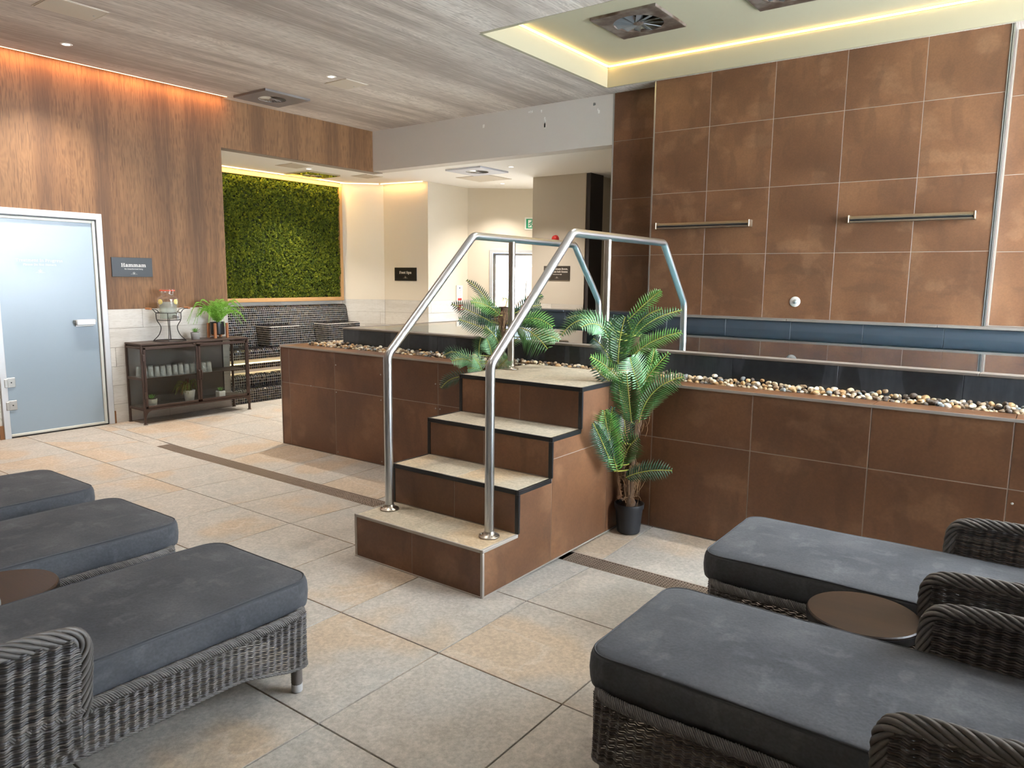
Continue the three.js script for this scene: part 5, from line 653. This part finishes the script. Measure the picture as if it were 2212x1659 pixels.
vent(-7.29, HC, -5.28, 0.58, 0.15, 24, 'square grey swirl vent in the wood ceiling above the alcove corner', MAT.ventGrey, MAT.silver, gv); vent(-3.125, 3.725, -5.975, 0.6, 0.215, 12, 'square weathered vent with broad fan blades in the coffer corner', MAT.ventRust, MAT.ventBlade, gv); vent(-1.885, 3.725, -5.975, 0.6, 0.215, 12, 'square vent in the coffer cut by the top edge', MAT.ventRust, MAT.ventBlade, gv); vent(-6.52, HL, -7.95, 0.6, 0.16, 24, 'square pale swirl vent in the low white ceiling', MAT.ventPale, MAT.silver, gv); vent(-8.755, HL, -6.97, 0.55, 0.14, 24, 'square mirror-finish vent in the alcove ceiling reflecting the moss', MAT.mirror, MAT.mirror, gv);
function hatch(x, y, z, w, d, label) { const t = thing('access_panel', label, 'panel', [x, y, z], 0, 'ceiling access panels'); part(t, 'rim', merge([bx([-w / 2, -0.004, -d / 2], [w / 2, 0.002, -d / 2 + 0.008]), bx([-w / 2, -0.004, d / 2 - 0.008], [w / 2, 0.002, d / 2]), bx([-w / 2, -0.004, -d / 2], [-w / 2 + 0.008, 0.002, d / 2]), bx([w / 2 - 0.008, -0.004, -d / 2], [w / 2, 0.002, d / 2])]), MAT.hatch); part(t, 'lid', cb([-w / 2 + 0.012, -0.006, -d / 2 + 0.012], [w / 2 - 0.012, 0.002, d / 2 - 0.012], 0.002), MAT.hatch); part(t, 'lock', lathe([[0, -0.009], [0.008, -0.009], [0.009, -0.005], [0, -0.005]], 12).translate(0, 0, -d / 2 + 0.05), MAT.silver); }
hatch(-6.14, HC, -5.36, 0.33, 0.3, 'small beige access panel in the wood ceiling by a downlight'); hatch(-6.185, HC, -2.73, 0.34, 0.42, 'beige access panel in the wood ceiling at the top left'); hatch(-6.94, HL, -8.62, 0.6, 0.56, 'large white access panel in the low ceiling behind the vent'); hatch(-8.3, HL, -6.32, 0.36, 0.34, 'white access panel in the alcove ceiling before the mirror vent'); hatch(-8.25, HL, -7.55, 0.34, 0.32, 'pinkish lit access panel at the alcove ceiling corner');
// ---------------------------------------------------------------- seen through the exit door
{
  const yard = struct('ground_outside', bx([-22, -0.25, -30], [-2, -0.06, -11.25]), MAT.paving); const yard2 = struct('terrace_outside', prism([[-7.95, -9.55], [-22, -6], [-22, -11.3], [-5.5, -11.3], [-5.7, -11.2], [-6.9, -10.35]], -0.25, -0.06), MAT.paving);
  const f = thing('garden_fence', 'reddish timber board fence outside the exit door', 'fence'), ax = V(-13.2, 0, -13.2), bxv = V(-11.2, 0, -17.4), n = 22; for (let k = 0; k < n; k++) { const p = ax.clone().lerp(bxv, k / n), d = bxv.clone().sub(ax).normalize(), g = cb([0.01, -0.06, -0.012], [ax.distanceTo(bxv) / n - 0.012, 1.85, 0.012], 0.003); g.rotateY(Math.atan2(-d.z, d.x)); g.translate(p.x, 0, p.z); part(f, 'board', g, MAT.fence); }
  const h = thing('neighbour_house', 'white neighbouring house with a blue-grey roof outside', 'house', [-11.5, -0.06, -21], 0.4); part(h, 'wall', bx([-6, 0, -3], [5, 2.2, 3]), MAT.white); part(h, 'fascia', bx([-6.1, 2.0, 2.9], [5.1, 2.25, 3.15]), MAT.dark); const rs = new THREE.Shape([[-6.4, 2.2], [5.4, 2.2], [3.5, 3.6], [-4.5, 3.6]].map(p => new THREE.Vector2(...p))); const rg = new THREE.ExtrudeGeometry(rs, { depth: 0.3, bevelEnabled: false }); rg.translate(0, 0, 2.85); part(h, 'roof', rg, MAT.roofBlue);
  const s = thing('garden_shrub', 'yellow-green shrub above the fence outside', 'shrub', [-13.4, 0, -15.0]), R = rngOf(6), tr = []; for (let k = 0; k < 500; k++) { const v = V(R() - 0.5, R() - 0.5, R() - 0.5).normalize().multiplyScalar(0.75 * Math.cbrt(R())).add(V(0, 1.7, 0)), a = V(R() - 0.5, R() - 0.5, R() - 0.5).multiplyScalar(0.22), b = V(R() - 0.5, R() - 0.5, R() - 0.5).multiplyScalar(0.22); tr.push(v.x, v.y, v.z, v.x + a.x, v.y + a.y, v.z + a.z, v.x + b.x, v.y + b.y, v.z + b.z); } part(s, 'foliage', geoFrom(tr), MAT.shrub, 'stuff'); part(s, 'trunk', rod([0, -0.06, 0], [0, 1.4, 0], 0.05, 8), MAT.fence);
  const c = thing('egg_chair', 'white lattice egg chair outside the exit door', 'chair', [-9.15, -0.06, -12.0], 0.9); const wires = []; for (let k = 0; k < 26; k++) { const a = k / 26 * 6.283; for (const w of [1, -1]) { const q = []; for (let i = 0; i <= 12; i++) { const t = 0.25 + i / 12 * 1.5, b = a + w * t * 0.8; q.push(V(0.47 * Math.sin(t) * Math.cos(b), 0.47 * Math.sin(t) * Math.sin(b) * 1.15, -0.47 * Math.cos(t))); } wires.push(new THREE.TubeGeometry(new THREE.CatmullRomCurve3(q), 14, 0.008, 4)); } } const shell = merge(wires); shell.rotateX(-0.35); shell.translate(0, 1.02, 0); part(c, 'woven_shell', shell, MAT.whiteCane); const ringPts = []; for (let k = 0; k < 32; k++) { const a = k / 32 * 6.283, t = 1.75; ringPts.push(V(0.47 * Math.sin(t) * Math.cos(a), 0.47 * Math.sin(t) * Math.sin(a) * 1.15, -0.47 * Math.cos(t))); } const rim = new THREE.TubeGeometry(new THREE.CatmullRomCurve3(ringPts, true), 64, 0.035, 8, true); rim.rotateX(-0.35); rim.translate(0, 1.02, 0); part(c, 'rim', rim, MAT.whiteCane); part(c, 'base', lathe([[0, 0], [0.3, 0], [0.3, 0.03], [0.05, 0.06], [0.05, 0.5], [0, 0.5]], 24), MAT.whiteCane);
}

// ---------------------------------------------------------------- the two artificial cycad palms
Object.assign(MAT, { frondA: std({ color: col(50, 92, 38), roughness: 0.42 }), frondB: std({ color: col(78, 132, 50), roughness: 0.42 }), frondC: std({ color: col(34, 70, 48), roughness: 0.38 }), frondD: std({ color: col(120, 168, 120), roughness: 0.45 }), rachis: std({ color: col(150, 152, 66), roughness: 0.5 }), bark: std({ color: col(92, 70, 52), roughness: 0.95 }), fibre: std({ color: col(150, 118, 84), roughness: 0.9 }), potBlack: std({ color: col(30, 32, 36), roughness: 0.45 }) });
function frondGeo(a, m, b, width, seed) {
  const R = rngOf(seed), A = V(...a), B = V(...b), M = m ? V(...m) : A.clone().lerp(B, 0.5).add(V((R() - 0.5) * 0.03, 0.015, (R() - 0.5) * 0.03));
  const c = new THREE.QuadraticBezierCurve3(A, M.clone().multiplyScalar(2).addScaledVector(A, -0.5).addScaledVector(B, -0.5), B), len = c.getLength(), n = Math.max(14, Math.round(len / 0.0145)), out = [], nor = [];
  const face = V(0.45 + (R() - 0.5) * 0.5, 0.55 + R() * 0.3, 0.75 + (R() - 0.5) * 0.4).normalize();   // the blade opens towards the light and the room
  for (let i = 0; i < n; i++) { const t = (i + 0.6) / n, p = c.getPoint(t), tn = c.getTangent(t), side = V().crossVectors(tn, face).normalize(), up = V().crossVectors(side, tn).normalize(), prof = Math.pow(Math.sin(Math.PI * clamp(0.10 + 0.86 * t)), 0.6) * (t > 0.9 ? 0.75 : 1);
    for (const s of [-1, 1]) { const l = width * 0.9 * prof * (0.92 + 0.16 * R()), dir = side.clone().multiplyScalar(s * 0.9).addScaledVector(tn, 0.42).addScaledVector(up, 0.10 + 0.12 * R()).normalize(), w = tn.clone().multiplyScalar(Math.min(0.0052, len / n * 0.36)), mid = p.clone().addScaledVector(dir, l * 0.45).addScaledVector(up, 0.004), tip = p.clone().addScaledVector(dir, l).addScaledVector(up, -l * 0.14);
      const q0 = p.clone().addScaledVector(w, -0.7), q1 = p.clone().addScaledVector(w, 0.7), m0 = mid.clone().addScaledVector(w, -1).addScaledVector(up, -0.002), m1 = mid.clone().add(w).addScaledVector(up, -0.002);
      for (const tri of [[q0, m0, mid], [q0, mid, p], [p, mid, q1], [mid, m1, q1], [m0, tip, mid], [mid, tip, m1]]) for (const v of tri) out.push(v.x, v.y, v.z); } }
  return { g: geoFrom(out), r: new THREE.TubeGeometry(c, 14, 0.0032, 5), base: A };
}
function palm(label, foot, trunks, fronds, seed, tints) {
  const t = thing('potted_palm', label, 'palm', [foot[0], 0, foot[1]]), R = rngOf(seed), O = V(foot[0], 0, foot[1]), rel = (p) => [p[0] - O.x, p[1], p[2] - O.z];
  part(t, 'pot', lathe([[0, 0], [0.066, 0], [0.07, 0.006], [0.084, 0.15], [0.09, 0.152], [0.092, 0.18], [0.086, 0.182], [0.08, 0.16], [0, 0.158]], 36), MAT.potBlack); part(t, 'soil', lathe([[0, 0.165], [0.079, 0.163], [0.078, 0.155], [0, 0.155]], 20), MAT.soil);
  for (const tr of trunks) { const pts = tr.map(p => V(...rel(p))), c = new THREE.CatmullRomCurve3(pts), g = new THREE.TubeGeometry(c, 40, 0.03, 12); const q = g.attributes.position; for (let i = 0; i < q.count; i++) { const ring = Math.floor(i / 13), k = 1 + 0.22 * Math.sin(ring * 1.9) + 0.12 * Math.sin((i % 13) * 2.4 + ring), p = c.getPointAt(ring / 40); q.setXYZ(i, p.x + (q.getX(i) - p.x) * k, q.getY(i), p.z + (q.getZ(i) - p.z) * k); } g.computeVertexNormals(); part(t, 'trunk', g, MAT.bark); }
  fronds.forEach((f, i) => { const { g, r } = frondGeo(rel(f[0]), f[1] && rel(f[1]), rel(f[2]), f[3] * (seed === 9 ? 1.3 : 1.08), seed * 100 + i); const o = part(t, 'frond', g, MAT[['frondA', 'frondB', 'frondC', 'frondD'][tints[i % tints.length]]]); part(o, 'rachis', r, MAT.rachis);
    // leaf stalk down to the trunk
    const a = V(...rel(f[0])), tr = trunks[0].map(p => V(...rel(p))); let best = tr[0], bd = 9; const cc = new THREE.CatmullRomCurve3(tr); for (let k = 0; k <= 30; k++) { const p = cc.getPoint(k / 30), d = p.distanceTo(a) + Math.max(0, p.y - a.y) * 2; if (d < bd) { bd = d; best = p; } } if (bd > 0.02) part(o, 'stalk', rod([best.x, best.y, best.z], [a.x, a.y, a.z], 0.004, 6), MAT.rachis); });
  const fib = []; for (const [cy, n, l] of trunks.fibres) for (let k = 0; k < n; k++) { const c = new THREE.CatmullRomCurve3(trunks[0].map(p => V(...rel(p)))); let p = null; for (let u = 0; u <= 40; u++) { const q = c.getPoint(u / 40); if (q.y >= cy) { p = q; break; } } p = p || c.getPoint(1); const a = R() * 6.283, d = 0.03 + 0.04 * R(), h = l * (0.4 + 0.8 * R()), w = () => (R() - 0.5) * 0.03; const x = Math.cos(a), z = Math.sin(a); fib.push(tube([[p.x + x * 0.02, p.y, p.z + z * 0.02], [p.x + x * d + w(), p.y + 0.02 * R(), p.z + z * d + w()], [p.x + x * (d + 0.01) + w(), p.y - h * 0.5, p.z + z * (d + 0.01) + w()], [p.x + x * d * 0.9 + w(), p.y - h, p.z + z * d * 0.9 + w()]].map(q => [Math.max(q[0], trunks.minX - O.x), Math.max(q[1], 0.17), Math.max(q[2], -4.11 - O.z)]), 0.0011, 10, 3)); }
  part(t, 'fibres', merge(fib), MAT.fibre, 'stuff');
}
{
  const tr = [[[-2.02, 0.16, -3.95], [-2.015, 0.45, -3.94], [-1.99, 0.75, -3.95], [-2.02, 1.0, -3.97], [-2.035, 1.2, -3.97]], [[-2.03, 0.16, -3.97], [-2.055, 0.38, -3.93], [-2.06, 0.45, -3.91]]]; tr.fibres = [[0.40, 70, 0.22], [0.72, 22, 0.10], [1.02, 16, 0.08], [0.2, 14, 0.03]]; tr.minX = -2.115;
  palm('tall artificial palm in a small black pot in the corner right of the steps', [-2.02, -3.95], tr, [
  [[-2.003,0.423,-3.752],null,[-2.041,0.798,-3.640],0.113],
  [[-2.027,0.418,-3.758],[-2.041,0.597,-3.642],[-2.045,0.742,-3.526],0.085],
  [[-2.001,0.450,-3.808],[-1.965,0.552,-3.797],[-1.900,0.631,-3.802],0.122],
  [[-1.991,0.369,-3.839],[-1.878,0.419,-3.875],[-1.738,0.436,-3.925],0.089],
  [[-2.022,0.570,-3.864],null,[-2.032,0.746,-3.851],0.085],
  [[-2.046,0.440,-3.773],null,[-2.041,0.803,-3.741],0.075],
  [[-1.982,0.703,-3.867],[-1.987,0.842,-3.838],[-1.994,0.997,-3.811],0.131],
  [[-1.950,0.706,-3.905],[-1.880,0.887,-3.944],[-1.734,0.980,-4.026],0.103],
  [[-1.982,0.867,-3.947],[-1.934,0.980,-3.984],[-1.846,1.112,-4.054],0.070],
  [[-1.959,0.891,-3.918],null,[-1.988,1.092,-3.832],0.122],
  [[-2.045,0.936,-3.863],[-2.105,1.021,-3.796],[-2.183,1.092,-3.713],0.080],
  [[-2.069,0.891,-3.912],[-2.142,0.936,-3.866],[-2.238,1.037,-3.813],0.075],
  [[-1.981,0.898,-4.004],null,[-1.963,1.125,-4.095],0.056],
  [[-2.002,0.733,-3.934],[-2.068,0.846,-3.892],[-2.083,0.977,-3.892],0.085],
  [[-2.068,1.048,-3.840],[-2.054,1.188,-3.825],[-2.023,1.326,-3.823],0.141],
  [[-2.094,1.294,-3.990],[-2.009,1.403,-4.061],[-1.942,1.474,-4.111],0.070],
  [[-2.037,1.219,-3.957],[-1.986,1.313,-3.980],[-1.891,1.370,-4.029],0.066],
  [[-2.039,1.208,-3.991],[-1.957,1.302,-4.068],[-1.829,1.361,-4.174],0.066],
  [[-2.022,1.082,-3.918],[-1.919,1.178,-3.980],[-1.777,1.236,-4.064],0.089],
  [[-2.162,1.255,-3.846],[-2.260,1.302,-3.737],[-2.331,1.212,-3.625],0.080],
  [[-2.116,1.195,-3.806],[-2.151,1.279,-3.732],[-2.201,1.264,-3.629],0.103],
  [[-2.160,1.054,-3.911],null,[-2.266,1.182,-3.881],0.085],
  [[-2.177,1.212,-3.952],[-2.307,1.312,-3.906],[-2.434,1.300,-3.840],0.075],
  [[-2.049,1.083,-3.999],null,[-2.055,1.210,-4.105],0.103],
  [[-2.114,1.102,-3.941],null,[-2.201,1.296,-3.950],0.103],
  ], 5, [1, 2, 0, 2, 2, 2, 0, 0, 1, 3, 1, 2, 1, 0, 0, 1, 0, 0, 1, 0, 3, 2, 2, 0, 2]);
  const tl = [[[-3.13, 0.16, -4.0], [-3.13, 0.6, -4.01], [-3.10, 1.0, -4.02], [-3.075, 1.2, -4.03], [-3.06, 1.345, -4.03]]]; tl.fibres = [[1.3, 60, 0.10], [0.95, 30, 0.15], [0.5, 14, 0.15]]; tl.minX = -3.3;
  palm('artificial palm standing behind the handrail on the far side of the steps', [-3.13, -4.02], tl, [
  [[-3.141,1.329,-3.991],[-3.209,1.434,-3.972],[-3.309,1.524,-3.928],0.040],
  [[-3.041,1.291,-3.958],[-3.092,1.359,-3.870],[-3.141,1.378,-3.774],0.081],
  [[-3.114,1.240,-3.958],[-3.214,1.308,-3.877],[-3.323,1.362,-3.787],0.070],
  [[-3.028,1.155,-3.944],[-3.133,1.218,-3.846],[-3.228,1.262,-3.752],0.081],
  [[-3.020,1.109,-3.916],[-3.026,1.164,-3.872],[-3.052,1.225,-3.813],0.092],
  [[-3.143,1.020,-3.860],null,[-3.129,1.140,-3.867],0.059],
  [[-3.036,1.028,-3.865],[-3.027,1.088,-3.832],[-3.024,1.145,-3.794],0.070],
  [[-3.146,0.969,-3.798],[-3.176,1.001,-3.744],[-3.221,0.990,-3.671],0.081],
  [[-3.091,0.921,-3.830],null,[-3.095,1.015,-3.743],0.081],
  [[-3.215,0.995,-3.839],[-3.292,1.037,-3.790],[-3.351,1.017,-3.742],0.059],
  [[-3.141,0.871,-3.809],[-3.247,0.869,-3.730],[-3.314,0.800,-3.668],0.070],
  [[-2.944,1.208,-4.015],[-2.832,1.182,-4.031],[-2.706,1.079,-4.043],0.145],
  [[-2.978,1.240,-4.097],[-2.885,1.269,-4.151],[-2.775,1.213,-4.204],0.092],
  [[-3.037,1.296,-4.113],[-2.976,1.340,-4.185],[-2.914,1.356,-4.253],0.092],
  [[-2.916,1.140,-4.124],[-2.823,1.158,-4.178],[-2.732,1.123,-4.220],0.070],
  [[-2.996,1.078,-4.017],null,[-2.898,1.172,-4.043],0.070],
  [[-3.024,0.930,-3.906],null,[-2.959,1.006,-3.943],0.075],
  [[-3.099,1.303,-4.169],[-3.024,1.380,-4.270],[-2.967,1.421,-4.351],0.065],
  [[-3.107,1.337,-4.106],null,[-3.130,1.395,-4.163],0.065],
  [[-3.110,1.232,-4.022],null,[-3.217,1.263,-3.949],0.081],
  [[-3.102,0.908,-3.844],null,[-3.149,0.939,-3.752],0.065],
  ], 9, [2, 1, 2, 2, 0, 0, 3, 3, 3, 2, 2, 0, 1, 2, 3, 3, 3, 2, 1, 2, 3]);
}

renderer.render(scene, camera);
